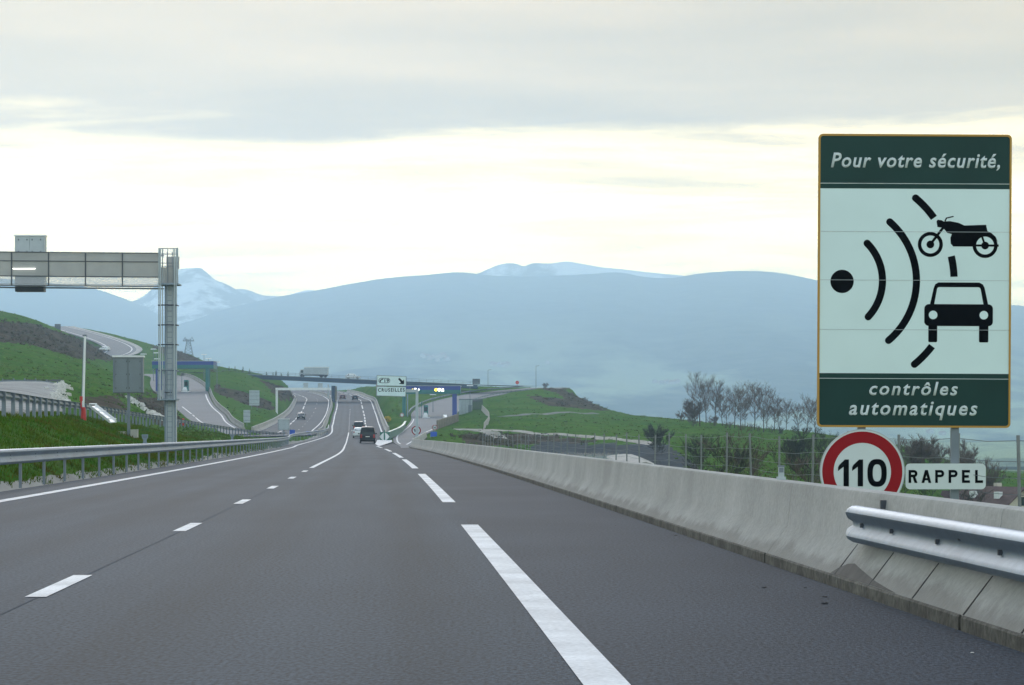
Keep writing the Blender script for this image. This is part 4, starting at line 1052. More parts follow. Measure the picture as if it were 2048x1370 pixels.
    cx = P(51, 0)[0]
    b = MB(); x0, z1 = P(21, 469); x1, z0 = P(81, 572); b.box((0, 0, (z0+z1)/2), (x1-x0, .5, z1-z0)); b.build('housing', M['palebox'], c)
    b = MB(); b.box((0, 0, P(0, 467.5)[1]), (x1-x0+.06, .62, .07)); b.build('roof_lip', M['white'], c)
    b = MB(); b.box((0, -.05, P(0, 576)[1]), (x1-x0-.05, .55, P(0, 571.5)[1]-P(0, 581)[1])); b.build('underside_shade', M['steel_dark'], c)  # shade on the cabinet's underside, put in as a dark-coloured box
    for s in (-1, 1):
        b = MB(); w = (x1-x0)/2-.08; b.box((s*(w/2+.012), -.262, (P(0, 472)[1]+P(0, 570)[1])/2), (w, .024, P(0, 472)[1]-P(0, 570)[1])); d = b.build('door', M['palebox'], c)
        for yp in (476, 500, 548):
            for xx in (.12, w-.1):
                b = MB(); b.box((s*xx, -.285, P(0, yp)[1]), (.035, .03, .07)); b.build('latch', M['steel_dark'], d)
gantry()

def cabinet_on_post(px0, px1, py0, py1, pyb, Y, label, foot=True, m='greybox'):
    k = Y/F; cx = (px0+px1)/2; o = at(cx, pyb, Y); g = ground_z(o.x, o.y); o.z = min(o.z, g) if abs(o.z-g) < 2.5 else g
    t = thing('sign_cabinet', label, 'sign cabinet', o); Zp = lambda p: (HY-p)*k+H0-o.z; w = (px1-px0)*k
    b = MB(); b.box((0, 0, (Zp(py0)+Zp(py1))/2), (w, .45, Zp(py0)-Zp(py1))); b.build('housing', M[m], t)
    b = MB(); b.box((0, -.03, Zp(py0)), (w+.08, .58, .09)); b.build('roof_lip', M['white'], t)
    for s in (-1, 1):
        b = MB(); b.box((s*(w/2-.02), -.245, (Zp(py0)+Zp(py1))/2), (.05, .05, Zp(py0)-Zp(py1))); b.build('edge_trim', M['galv_dull'], t)
        b = MB(); b.box((s*w/4*.96, -.235, (Zp(py0)+Zp(py1))/2-.02), (w/2-.1, .03, Zp(py0)-Zp(py1)-.2)); d = b.build('door', M[m], t)
        for f in (.12, .5, .86):
            for e in (.1, .85):
                b = MB(); b.box((s*e*(w/2-.03), -.26, Zp(py1)+f*(Zp(py0)-Zp(py1))), (.03, .03, .08)); b.build('latch', M['steel_dark'], d)
    b = MB(); b.box((0, -.02, Zp(py1)), (w, .4, .05)); b.build('bottom_edge', M['steel_dark'], t)
    b = MB(); b.box((0, 0, (Zp(py1)-.3)/2), (.14, .14, Zp(py1)+.3)); b.build('post', M['galv_dull'], t)
    if foot:
        for dx, w_, h_ in ((-.32, .32, .24), (.3, .34, .34)):
            b = MB(); b.box((dx, -.05, h_/2-.05), (w_, .5, h_+.1)); b.build('concrete_foot', M['concrete_far'], t)
    return t
cabinet_on_post(228, 287, 713, 785, 860, 128, 'grey two-door sign cabinet on a post in the grass bank')
cabinet_on_post(556.5, 579, 838, 860, 872, 350, 'small grey sign cabinet seen from behind near the median end', False, 'palebox')

# tall pole, red lamps and white sheet at the bank guardrail
p = at(165, 838, 133); p.z = ground_z(p.x, p.y)
t = thing('marker_pole', 'tall slim white pole leaning slightly beside the bank guardrail', 'pole', p)
top = at(169.5, 672, 133)-p; b = MB(); b.tube([Vector((0, 0, -.2)), top*.5, top], [.085, .08, .075], 8); b.build('shaft', M['white'], t)
b = MB(); b.tube([Vector((-.06, -.06, .1)), top+Vector((-.05, -.06, -.1))], .02, 5); b.build('cable', M['galv_dull'], t)
b = MB(); b.box(top+Vector((0, 0, .03)), (.2, .2, .08)); b.build('cap', M['galv_dull'], t)
for px_, py_, Y, lb in ((167, 838, 130, 'red plastic warning drum behind the bank guardrail at the foot of the white pole'), (357, 861, 262, 'pair of red warning drums behind the bank guardrail, right of the gantry column')):
    p = at(px_, py_, Y); p.z = ground_z(p.x, p.y); t = thing('warning_drum', lb, 'warning drum', p); s = Y/130
    for dx in ((0,) if Y < 200 else (-.18, .25)):
        b = MB(); b.tube([(dx*s, 0, -.1), (dx*s, 0, .1), (dx*s, 0, .62), (dx*s, 0, .66)], [.15, .14, .11, .07], 10); b.build('drum', M['orange_red'], t)
    b = MB(); b.tube([(-.12*s, 0, .6), (-.12*s, 0, 1.0)], .045, 6); b.build('stem', M['orange_red'], t)
    b = MB(); b.tube([(-.12*s, 0, .98), (-.12*s, 0, 1.22)], .08, 8); b.build('lamp', M['orange_red'], t)
# white channel sheet lying over the end of the bank
A0, A1 = at(185, 813, 136), at(226, 845, 128)
t = thing('white_channel', 'long white plastic channel lying tilted over the bank guardrail', 'channel', A1)
d = A0-A1; b = MB(); n_ = Vector((.0, -.3, .95)); s_ = d.normalized().cross(n_).normalized()
b.loft([[A1-A1+q+s_*.20*-1, q+s_*-.18+n_*.16, q+s_*-.12+n_*.03, q+s_*.12+n_*.03, q+s_*.18+n_*.16, q+s_*.20, q+s_*.12-n_*.02, q+s_*-.12-n_*.02] for q in (Vector((0, 0, 0)), d*.5, d)]); b.build('channel_body', M['white'], t)
for f in (.03, .97, .5):
    b = MB(); b.box(d*f+n_*.18, (.42, .08, .05), rot=d.to_track_quat('Y', 'Z').to_matrix()); b.build('end_bracket', M['white'], t)

# ------------------------------------------------------------------ overpass bridge
def overpass():
    a = at(430, 746.5, 690); c = at(955, 770, 690); a.z -= .0
    t = thing('overpass_bridge', 'slender dark blue overpass crossing both carriageways', 'bridge', (a.x, a.y, a.z))
    n_ = 12; pts = [a.lerp(c, i/n_)-a for i in range(n_+1)]
    def slab(z0, z1, y0, y1, nm, m, i0=0, i1=n_):
        b = MB(); b.loft([[q+Vector((0, y0, z0)), q+Vector((0, y1, z0)), q+Vector((0, y1, z1)), q+Vector((0, y0, z1))] for q in pts[i0:i1+1]]); return b.build(nm, M[m], t)
    slab(-.95, -.02, 0, .5, 'beam', 'deckblue', 1); slab(-.95, -.02, 8.5, 9, 'beam', 'deckblue', 1)
    slab(-.35, .04, .5, 8.5, 'deck', 'concrete_far', 1)
    slab(-.02, .16, -.25, .5, 'parapet', 'galv_dull', 0)
    slab(-.02, .16, 8.5, 9.2, 'parapet', 'galv_dull', 0)
    for z in (.55, .95):
        b = MB(); b.tube([q+Vector((0, 0, z)) for q in pts], .035, 4); b.build('handrail', M['galv_dull'], t)
    b = MB(); b.box((0, 0, .5), (.07, .07, 1.0)); p0 = b.build('rail_post', M['galv_dull'], t)
    L = (c-a).length
    for i in range(37):
        q = p0 if i == 0 else p0.copy()
        if i: COL.objects.link(q)
        q.location = (c-a)*(i/36)
    P0 = at(666, 770, 690)-a; zg = float(zLC(690))-1-a.z
    for dy in (.8, 4.5, 8.2):
        b = MB(); b.tube([(P0.x, dy, zg), (P0.x, dy, P0.z-.2)], .48, 10); b.build('pier', M['concrete_far'] if dy > 1 else M['deckblue'], t)
    for x0, x1, zt in ((500, 517, 762), (752, 770, 772)):
        A = at(x0, zt, 690)-a; B = at(x1, zt, 690)-a
        b = MB(); b.box(((A.x+B.x)/2, 4.5, A.z-1.0), (B.x-A.x, 8, 3.4)); b.build('abutment', M['concrete_far'], t)
overpass()
# the road the bridge carries, on both approaches
ow = struct(sweep('overpass_road', [at(300, 741, 690)+Vector((0, 4, 0)), at(430, 746.2, 690)+Vector((0, 4, 0)), at(700, 758.3, 690)+Vector((0, 4, 0)), at(955, 769.8, 690)+Vector((0, 4, 0)), at(1010, 772, 700), at(1060, 773, 715)], [(-3.9, 3.9)], M['asphalt_pale'], dz=.06))

# ------------------------------------------------------------------ vehicles
def car(name, label, cat, loc, rz, L, W, H, paint, style='hatch', group=None):
    """front looks along +Y in local space"""
    t = thing(name, label, cat, loc, rz, group); h = L/2; w = W/2
    if style == 'van':
        S = [(-h, .42, .80, .82, .90, .86), (-h+.06, .30, .98, 1.00, .97, .93), (-h+.12, .24, 1.05, 1.62, .99, .80), (-h+.30, .22, 1.06, H-.06, 1.0, .76), (-h+.7, .2, 1.06, H, 1.0, .75), (h-2.3, .2, 1.04, H, 1.0, .75), (h-1.75, .2, 1.03, H-.05, 1.0, .73), (h-.95, .2, 1.02, 1.12, .99, .86), (h-.25, .24, .90, .95, .93, .84), (h-.03, .30, .70, .74, .85, .78)]
    else:
        S = [(-h, .40, .72, .74, .88, .84), (-h+.07, .28, .90, .93, .95, .88), (-h+.16, .22, .94, 1.02, .98, .80), (-h+.55, .20, .95, H-.10, 1.0, .70), (-h+1.0, .18, .95, H-.02, 1.0, .70), (-h+1.9, .18, .94, H, 1.0, .70), (-h+2.35, .18, .93, H-.07, 1.0, .69), (h-1.05, .2, .90, .96, .98, .84), (h-.22, .24, .74, .79, .92, .82), (h, .34, .56, .60, .82, .74)]
    b = MB(); rings = []
    for y, zb, zbelt, ztop, fw, ft in S:
        a = w*fw; r = w*ft
        rings.append([(-a*.86, y, zb), (-a*.97, y, zb+.12), (-a, y, (zb+zbelt)/2), (-a*.985, y, zbelt), (-r*1.02, y, ztop-.05*(ztop-zbelt > .2)), (-r*.85, y, ztop), (0, y, ztop+.015), (r*.85, y, ztop), (r*1.02, y, ztop-.05*(ztop-zbelt > .2)), (a*.985, y, zbelt), (a, y, (zb+zbelt)/2), (a*.97, y, zb+.12), (a*.86, y, zb)])
    b.loft(rings); b.build('body', paint, t, smooth=True)
    # windows lie a few millimetres proud of the cabin skin
    def cabin(y):
        ys = [s[0] for s in S]; return [float(np.interp(y, ys, [s[i] for s in S])) for i in (2, 3, 4, 5)]
    i0, i1 = (2, 3)
    zb0 = S[i0][3] if style != 'van' else 1.12; rb = S[3 if style != 'van' else 2]
    def quad_win(nm, pts, parent=t, m='glass'):
        b = MB(); b.add(pts, [tuple(range(len(pts)))]); return b.build(nm, M[m], parent, fix=False)
    if style == 'van':
        quad_win('rear_window', [(-w*.78, -h+.045, 1.06), (w*.78, -h+.045, 1.06), (w*.70, -h+.17, H-.22), (-w*.70, -h+.17, H-.22)])
        quad_win('windscreen', [(w*.80, h-.99, 1.15), (-w*.80, h-.99, 1.15), (-w*.68, h-1.68, H-.10), (w*.68, h-1.68, H-.10)])
        ya, yb_ = -h+.45, h-1.55
    else:
        quad_win('rear_window', [(-w*.74, -h+.15, 1.03), (w*.74, -h+.15, 1.03), (w*.64, -h+.52, H-.14), (-w*.64, -h+.52, H-.14)])
        quad_win('windscreen', [(w*.80, h-1.04, .99), (-w*.80, h-1.04, .99), (-w*.63, h-1.63 if L > 4.2 else -h+2.37, H-.10), (w*.63, h-1.63 if L > 4.2 else -h+2.37, H-.10)])
        ya, yb_ = -h+.5, h-1.35
    for s in (-1, 1):
        pts = []
        for y, k in ((ya, 0), (yb_, 0), (yb_-.35, 1), (ya+.25, 1)):
            zbelt, ztop, fw, ft = cabin(y); f = .10 if k == 0 else .82
            xa = w*fw*.985; xr = w*ft*1.02; z = zbelt+f*(ztop-.05-zbelt); pts.append((s*(xa+(xr-xa)*f+.012), y, z))
        quad_win('side_window', pts if s > 0 else pts[::-1])
        for yw in (-h+.78, h-.82):
            tm = MB(); R = .31 if style != 'van' else .33
            tm.tube([(s*(w-.20), yw, R), (s*(w-.015), yw, R)], R, 16); wh = tm.build('wheel', M['rubber'], t, smooth=True)
            tm = MB(); tm.tube([(s*(w-.02), yw, R), (s*(w+.004), yw, R)], R*.6, 12); tm.build('rim', M['chrome'], wh)
        zl = .80 if style != 'van' else .86
        b = MB(); b.box((s*w*.80, -h+.06, zl), (w*.22, .14, .17 if style != 'van' else .42)); b.build('tail_light', M['tail'], t)
        b = MB(); b.box((s*w*.66, h-.10, .66), (w*.36, .2, .15)); b.build('headlight', M['head'], t)
        b = MB(); b.box((s*(w+.09), h-1.45, 1.02 if style != 'van' else 1.16), (.2, .1, .15)); b.build('mirror', paint, t)
    b = MB(); b.box((0, -h-.005, .62 if style != 'van' else .80), (.5, .03, .11)); b.build('rear_plate', M['plateglow'], t)
    b = MB(); b.box((0, h-.0, .48), (.5, .04, .11)); b.build('front_plate', M['plateglow'], t)
    b = MB(); b.box((0, -h+.02, .46), (W*.9, .12, .2)); b.build('rear_bumper', M['rubber'] if style == 'van' else paint, t)
    return t
pblack = mat('black_paint', (.004, .006, .010), .35, spec=.15); pdark = mat('dark_car_paint', (.012, .018, .028), .3, spec=.25)
pwhite = mat('white_car_paint', (.72, .73, .73), .3); psilver = mat('silver_car_paint', (.42, .44, .46), .3, metal=.4); pred = mat('dull_red_paint', (.10, .03, .03), .3)
def heading(f, Y): return math.atan2(-(float(f(Y+4))-float(f(Y-4))), 8)
v = at(735, 889, 303); v.z = float(zRC(303))+.01
car('parked_van'.replace('parked_', 'black_'), 'black van with dark rear window, seen from behind on the near end of the exit', 'van', v, heading(l_dash, 303), 4.6, 1.92, 2.0, pblack, 'van')
v = Vector((pxX(717.8, 345), 345, float(zRC(345))+.01)); car('white_car', 'white hatchback half hidden at the left of the black van', 'car', v, heading(l_dash, 345), 3.9, 1.68, 1.44, pwhite)
v = Vector((pxX(717.5, 392), 392, float(zRC(392))+.01)); car('dark_car', 'dark tall car just ahead of the white hatchback, behind the van', 'car', v, heading(l_dash, 392), 4.3, 1.75, 1.78, pdark, 'van')
v = Vector((pxX(685, 735), 735, float(zRC(735))+.01)); car('dark_car', 'dark reddish car farthest along the right carriageway under the bridge', 'car', v, heading(l_lane, 735), 4.2, 1.75, 1.5, pred)
v = Vector((pxX(710, 712), 712, float(zRC(712))+.01)); car('dark_car', 'dark car just beyond the bridge line in the right lane', 'car', v, heading(l_dash, 712), 4.2, 1.75, 1.48, pdark)
v = Vector((pxX(602, 540), 540, float(zLC(540))+.01)); car('dark_car', 'dark car coming towards the viewer on the opposite carriageway', 'car', v, heading(lcM, 540)+math.pi, 4.2, 1.78, 1.5, pdark)
v = at(705, 758.3, 690)+Vector((0, 2.2, .08)); car('white_car', 'white hatchback crossing the overpass bridge', 'car', v, -math.pi/2, 4.1, 1.7, 1.5, pwhite)
v = at(209, 703, 838); v.z = float(up[np.argmin(np.hypot(up[:, 0]-v.x, up[:, 1]-v.y))][2])+.2; car('white_car', 'white car on the winding hillside road at upper left', 'car', v, math.radians(150), 4.0, 1.75, 1.5, pwhite)
# lorry on the bridge
v = at(628, 754.6, 690)+Vector((0, 5.6, .08)); t = thing('lorry', 'long pale grey lorry with white roof edge on the overpass', 'lorry', v)
b = MB(); b.box((.2, 0, 1.75), (6.6, 2.4, 2.0)); b.build('cargo_box', M['palebox'], t)
b = MB(); b.box((.2, 0, 2.82), (6.7, 2.5, .2)); b.build('roof_edge', M['white'], t)
b = MB(); b.box((0, 0, .62), (6.9, 2.0, .25)); b.build('chassis', M['rubber'], t)
b = MB(); b.loft([[(-4.5, -1.1, .5), (-4.5, 1.1, .5), (-4.4, 1.1, 1.35), (-4.4, -1.1, 1.35)], [(-4.15, -1.1, .5), (-4.15, 1.1, .5), (-4.1, 1.05, 2.2), (-4.1, -1.05, 2.2)], [(-3.2, -1.1, .5), (-3.2, 1.1, .5), (-3.2, 1.05, 2.25), (-3.2, -1.05, 2.25)]]); cb_ = b.build('cab', M['palebox'], t)
b = MB(); b.add([(-4.1, -1.115, 1.3), (-3.4, -1.115, 1.3), (-3.4, -1.10, 2.0), (-3.95, -1.10, 2.0)], [(0, 1, 2, 3)]); b.build('side_window', M['glass'], cb_)
for x in (-3.7, 1.6, 2.7):
    for s in (-1, 1):
        b = MB(); b.tube([(x, s*.85, .48), (x, s*1.12, .48)], .48, 14); b.build('wheel', M['rubber'], t)

# ------------------------------------------------------------------ toll plazas
def canopy(name, label, px0, px1, py0, py1, Y, posts, digits=()):
    k = Y/F; o = at((px0+px1)/2, HY, Y); o.z = 0; gz = ground_z(o.x, o.y); o.z = gz; t = thing(name, label, 'toll canopy', o)
    X_ = lambda p: (p-(px0+px1)/2)*k; Z_ = lambda p: (HY-p)*k+H0-o.z
    x0, x1, zt, zb = X_(px0), X_(px1), Z_(py0), Z_(py1); zm = zt*.5+zb*.5
    b = MB(); b.box(((x0+x1)/2, 3, (zt+zm)/2), (x1-x0, 6.02, zt-zm)); b.build('upper_fascia', M['canopy_blue'], t)
    b = MB(); b.box(((x0+x1)/2, 3, (zm+zb)/2), (x1-x0, 6.0, zm-zb)); b.build('lower_fascia', M['canopy_green'], t)
    b = MB(); b.box(((x0+x1)/2, 3, zt+.05), (x1-x0+.2, 6.2, .1)); b.build('roof_edge', M['palebox'], t)
    for p, w, pyb, m, dy in posts:
        zz = ground_z(o.x+X_(p), o.y+dy)-o.z
        b = MB(); b.box((X_(p), dy, (min(Z_(pyb), zz)-.3+zb)/2), (w*k, w*k, zb-min(Z_(pyb), zz)+.3)); b.build('post', M[m], t)
    for p, q, w, h, m in digits:
        b = MB(); b.tube([(X_(p), -.03, Z_(q)), (X_(p), .0, Z_(q))], h*k/2, 10) if w < 4.5 else b.plate([(X_(p-w/2), Z_(q+h/2)), (X_(p+w/2), Z_(q+h/2)), (X_(p+w/3), Z_(q-h/2)), (X_(p-w/3), Z_(q-h/2))], -.06, -.02); b.build('lane_light', M[m], t)
    return t, o
canopy('toll_canopy', 'blue over green toll canopy with lit lane symbols, right of the bridge', 806, 921, 772, 787.5, 545,
       [(808, 7, 828, 'canopy_green', .6), (815, 2.5, 834, 'galv', .2), (909, 9, 832, 'canopy_blue', .6), (807, 6, 828, 'canopy_green', 5.2), (907, 7, 828, 'canopy_green', 5.2)],
       [(825, 778.8, 2.5, 3, 'lit_yellow'), (830.5, 778.3, 6, 4, 'lit_white'), (837.5, 779, 2.5, 3.5, 'lit_white'), (872, 779.5, 3.8, 6.5, 'lit_yellow'), (878.5, 779.5, 4.2, 6.5, 'lit_white'), (885.5, 780, 5, 6, 'lit_white')])
canopy('toll_canopy', 'blue over green toll canopy at the left entry ramp, behind the gantry column', 304, 427, 722.5, 737, 560,
       [(414, 6.5, 778, 'canopy_green', .6), (314, 6, 770, 'canopy_blue', .6), (412, 5, 776, 'canopy_green', 5.2), (316, 5, 768, 'canopy_blue', 5.2)])
def toll_island(px_, py_, Y, label, m='canopy_green'):
    p = at(px_, py_, Y); p.z = ground_z(p.x, p.y); t = thing('toll_island', label, 'toll booth', p)
    b = MB(); b.loft([[(-.8, -3, -.3), (.8, -3, -.3), (.7, -3, .25), (-.7, -3, .25)], [(-.9, 0, -.3), (.9, 0, -.3), (.8, 0, .25), (-.8, 0, .25)], [(-.9, 4, -.3), (.9, 4, -.3), (.8, 4, .25), (-.8, 4, .25)]]); b.build('kerb', M['white'], t)
    b = MB(); b.loft([[(-.45, -2.9, 0), (.45, -2.9, 0), (.45, -2.4, 0), (-.45, -2.4, 0)], [(-.5, -3.0, .5), (.5, -3.0, .5), (.5, -2.3, .5), (-.5, -2.3, .5)], [(-.28, -2.8, 1.15), (.28, -2.8, 1.15), (.28, -2.4, 1.15), (-.28, -2.4, 1.15)]]); b.build('nose', M['white'], t)
    b = MB(); b.box((0, 0, 1.5), (.9, 1.6, 2.5)); b.build('booth', M[m], t)
    b = MB(); b.box((0, -.815, 1.9), (.7, .03, .9)); b.build('window', M['glass'], t)
    b = MB(); b.box((-.9, -1, 1.8), (.10, .10, 3.6)); b.build('height_post', M['canopy_green'], t)
toll_island(852, 834, 534, 'green toll booth with white nose in the middle of the right toll lane')
toll_island(373, 780, 556, 'slim green toll booth island under the left canopy')
p = at(885, 833, 528); p.z = ground_z(p.x, p.y); t = thing('kerb_island', 'white tapered kerb nose between the right toll lanes', 'kerb', p)
b = MB(); b.loft([[(-.1, 4, 0), (.9, 4, 0), (.8, 4, .9), (0, 4, .9)], [(.3, -1, 0), (1.0, -1, 0), (.9, -1, .5), (.4, -1, .5)], [(.9, -4, 0), (1.3, -4, 0), (1.2, -4, .15), (1.0, -4, .15)]]); b.build('kerb_body', M['white'], t)
# service building behind the right toll
M['kick_wall'] = mat('stained_wall', (.20, .175, .14), .9, var=.3, vscale=.7)
p = at(931, 826, 560); p.z = ground_z(p.x, p.y); t = thing('service_hut', 'pale grey flat-roofed hut right of the toll canopy', 'building', p); k = 560/F
b = MB(); b.box((0, 2, 1.4), (26*k, 4, 3.4)); w_ = b.build('wall', M['palebox'], t)
b = MB(); b.box((0, 2, 3.15), (27*k, 4.3, .16)); b.build('roof', M['galv_dull'], t)
for dx in (-7, 0, 7):
    b = MB(); b.box((dx*k, -.02, 1.5), (.03, .05, 2.9)); b.build('wall_seam', M['galv_dull'], t)
b = MB(); b.box((9*k, -.02, .9), (.8, .05, 2.0)); b.build('door', M['greybox'], t)
p = at(955, 829, 565); p.z = ground_z(p.x, p.y); t = thing('slatted_screen', 'dark slatted enclosure next to the service hut', 'fence', p)
for i in range(9):
    b = MB(); b.box(((i-4)*.26, 0, 1.1), (.18, .06, 2.6)); b.build('slat', M['steel_dark'], t)
b = MB(); b.box((0, .06, 1.9), (2.3, .05, .12)); b.build('rail', M['steel_dark'], t)
# wooden-looking retaining wall below the ramp
A_ = at(873, 856, 432); B_ = at(915, 843, 505); A_.z = float(zRamp(432))-.2; B_.z = float(zRamp(505))-.2
t = thing('retaining_wall', 'brown panelled wall along the right side of the exit ramp before the toll', 'wall', A_); D_ = B_-A_
for i in range(14):
    q = D_*(i/14); q2 = D_*((i+.93)/14); b = MB(); b.loft([[r+Vector((0, 0, -.8)), r+Vector((.25, 0, -.8)), r+Vector((.25, 0, 1.55+.03*(i % 2))), r+Vector((0, 0, 1.55+.03*(i % 2)))] for r in (q, q2)]); b.build('panel', M['kick_wall'], t)
far_barrier('concrete_barrier', 'curved pale parapet on the bank right of the toll hut', hermite([430, 470, 520, 560], [pxX(p, y) for p, y in ((968, 430), (977, 470), (976, 520), (964, 560))]), hermite([430, 470, 520, 560], [pyZ(q, y) for q, y in ((858, 430), (845, 470), (832, 520), (820, 560))]), np.linspace(430, 560, 12), 1.1, .35)
far_barrier('concrete_barrier', 'thin pale kerb wall where the gravel track meets the exit ramp', hermite([395, 420, 440], [pxX(p, y) for p, y in ((998, 395), (955, 420), (908, 440))]), hermite([395, 420, 440], [pyZ(q, y)-.1 for q, y in ((867, 395), (864, 420), (860, 440))]), np.linspace(395, 440, 8), .35, .6)
t = thing('low_barrier', 'low dark grey barrier along the top edge of the pale gravel yard', 'barrier', (pxX(0, 254), 254, ground_z(pxX(0, 254), 254)))
b = MB(); b.loft([[Vector((pxX(p_, 254)-t.location.x, e, ground_z(pxX(p_, 254), 254)-t.location.z+h_)) for e, h_ in ((-.15, -.3), (-.15, .22), (.15, .22), (.15, -.3))] for p_ in range(-300, 131, 20)]); b.build('rail', M['galv_dull'], t)
for p_ in range(-280, 131, 22):
    b = MB(); b.box((pxX(p_, 254)-t.location.x, -.2, ground_z(pxX(p_, 254), 254)-t.location.z+.1), (.12, .12, .6)); b.build('post', M['galv_dull'], t)
# thin steel rails following the ramp up to the bridge
def ramp_rail(name, label, f, Z, y0, y1, n=40):
    o = Vector((float(f(y0)), y0, float(Z(y0)))); t = thing(name, label, 'guardrail', o)
    ys = np.linspace(y0, y1, n); b = MB(); wbeam(b, [Vector((float(f(y)), y, float(Z(y))))-o for y in ys], -1, .62, 1.1); b.build('beam', M['galv'], t, smooth=True)
    b = MB(); b.box((0, 0, .3), (.1, .1, .8)); p0 = b.build('post', M['galv_dull'], t)
    for i, y in enumerate(ys):
        q = p0 if i == 0 else p0.copy()
        if i: COL.objects.link(q)
        q.location = Vector((float(f(y)), y, float(Z(y))))-o
ramp_rail('guardrail', 'guardrail climbing the left edge of the exit ramp beyond the toll', off(rampL, -.4), zRamp, 552, 730)
ramp_rail('guardrail', 'guardrail on the outer right edge of the upper exit ramp', off(rampR, .5), zRamp, 560, 706)
# green gore nose
def gore_nose():
    p = at(771, 882, 318); p.z = float(zRC(318)); t = thing('gore_nose', 'green exit nose drum with white chevron triangles behind the van', 'crash cushion', p)
    b = MB(); b.tube([(-.1, 0, 0), (-.1, 0, 1.2)], .64, 18); b.build('drum', M['nose_green'], t, smooth=True)
    for s in (-1, 1):
        b = MB(); vs = []
        for k in range(7):
            a = math.radians(-90+s*(8+k*11)); zc = .62; hh = .52*(1-k/6)
            for e in (-1, 1): vs.append((-.1+.65*math.cos(a), .65*math.sin(a), zc+e*max(hh, .01)))
        b.add(vs, [(2*i, 2*i+1, 2*i+3, 2*i+2) for i in range(6)]); b.build('chevron', M['white'], t, fix=False)
    b = MB(); b.box((-.1, -.7, .7), (.12, .12, 1.6)); b.build('mast', M['nose_green'], t)
    p2 = at(777, 880, 325); p2.z = float(zRamp(325)); t2 = thing('green_skirt', 'curved green screen rail following the start of the exit ramp', 'barrier', p2)
    pts = [at(a, q, y) for a, q, y in ((775, 880, 322), (788, 878, 345), (799, 872, 375), (806, 865, 410), (810, 857, 445))]
    for q in pts: q.z = float(zRamp(q.y))+.05
    path = spline3(pts, 6); b = MB(); b.loft([[Vector(q)-p2+Vector((0, 0, -.1)), Vector(q)-p2+Vector((.12, 0, -.1)), Vector(q)-p2+Vector((.12, 0, .85)), Vector(q)-p2+Vector((0, 0, .85))] for q in path]); b.build('screen', M['nose_green'], t2)
    b = MB(); b.loft([[Vector(q)-p2+Vector((-.1, 0, .86)), Vector(q)-p2+Vector((.25, 0, .86)), Vector(q)-p2+Vector((.25, 0, .95)), Vector(q)-p2+Vector((-.1, 0, .95))] for q in path]); b.build('cap', M['canopy_green'], t2)
gore_nose()
# ------------------------------------------------------------------ direction sign on its cantilever mast
def exit_sign():
    Y = 330.; k = Y/F; o = at(834, 885, Y); o.z = ground_z(o.x, o.y); t = thing('exit_sign', 'white exit sign with black arrow reading CRUSEILLES on a cantilever mast', 'road sign', o)
    P = lambda a, c: ((a-834)*k, (HY-c)*k+H0-o.z)
    Zf = lambda a, c: P(720+a/6.827, 730+c/6.827)
    b = MB(); b.box((0, 0, P(0, 780)[1]/2-.2), (.40, .40, P(0, 780)[1]+.4), taper=.85); b.build('mast', M['palebox'], t)
    b = MB(); x0 = P(800, 0)[0]; z = P(0, 781.5)[1]; b.box((x0/2+.15, 0, z), (abs(x0)+.1, .36, .42)); b.build('arm', M['palebox'], t)
    for nm, q in (('upper_panel', ((233, 142), (633, 157), (632, 290), (230, 282))), ('lower_panel', ((230, 294), (632, 302), (625, 432), (226, 420)))):
        pts = [Zf(*p) for p in q]; b = MB(); b.plate(pts[::-1], -.30, -.24); b.build(nm, M['signwhite'], t)
        cx = sum(p[0] for p in pts)/4; cz = sum(p[1] for p in pts)/4; b = MB()
        b.strip([(cx+(p[0]-cx)*1.012, cz+(p[1]-cz)*1.03) for p in pts], [(cx+(p[0]-cx)*.975, cz+(p[1]-cz)*.94) for p in pts], -.312, -.23, True); b.build('frame', M['greybox'], t)
    a = Zf(247, 366); c = Zf(612, 316); text_part('CRUSEILLES', a[0], c[0], a[1], c[1], -.304, M['black'], t, bold=.03, space=1.25)
    b = MB(); c0 = Zf(255, 248); c1 = Zf(412, 178); b.strip(rrect(c0[0], c1[0], c0[1], c1[1], .33), rrect(c0[0]+.07, c1[0]-.07, c0[1]+.07, c1[1]-.07, .26), -.304, -.30, True); b.build('exit_oval', M['black'], t)
    a = Zf(335, 238); c = Zf(398, 190); text_part('19', a[0], c[0], a[1], c[1], -.304, M['black'], t, bold=.03, space=1.1)
    b = MB(); b.plate([Zf(*p) for p in ((272, 236), (285, 236), (287, 214), (322, 196), (312, 186), (284, 200), (270, 205))], -.304, -.30); b.build('exit_pictogram', M['black'], t)
    b = MB(); b.plate([Zf(*p) for p in ((521, 192), (541, 176), (584, 218), (602, 197), (604, 264), (531, 259), (560, 238))], -.304, -.30); b.build('arrow', M['black'], t)
    for p in (770, 796):
        b = MB(); b.box((P(p, 0)[0], -.12, P(0, 772)[1]), (.1, .2, 2.4)); b.build('bracket', M['galv_dull'], t)
    b = MB(); b.box((0, 0, .1), (1.0, 1.0, .5)); b.build('base', M['concrete_far'], t)
exit_sign()
def on_ground(px_, py_, Y, tol=4.):
    p = at(px_, py_, Y); g = ground_z(p.x, p.y); p.z = g; return p
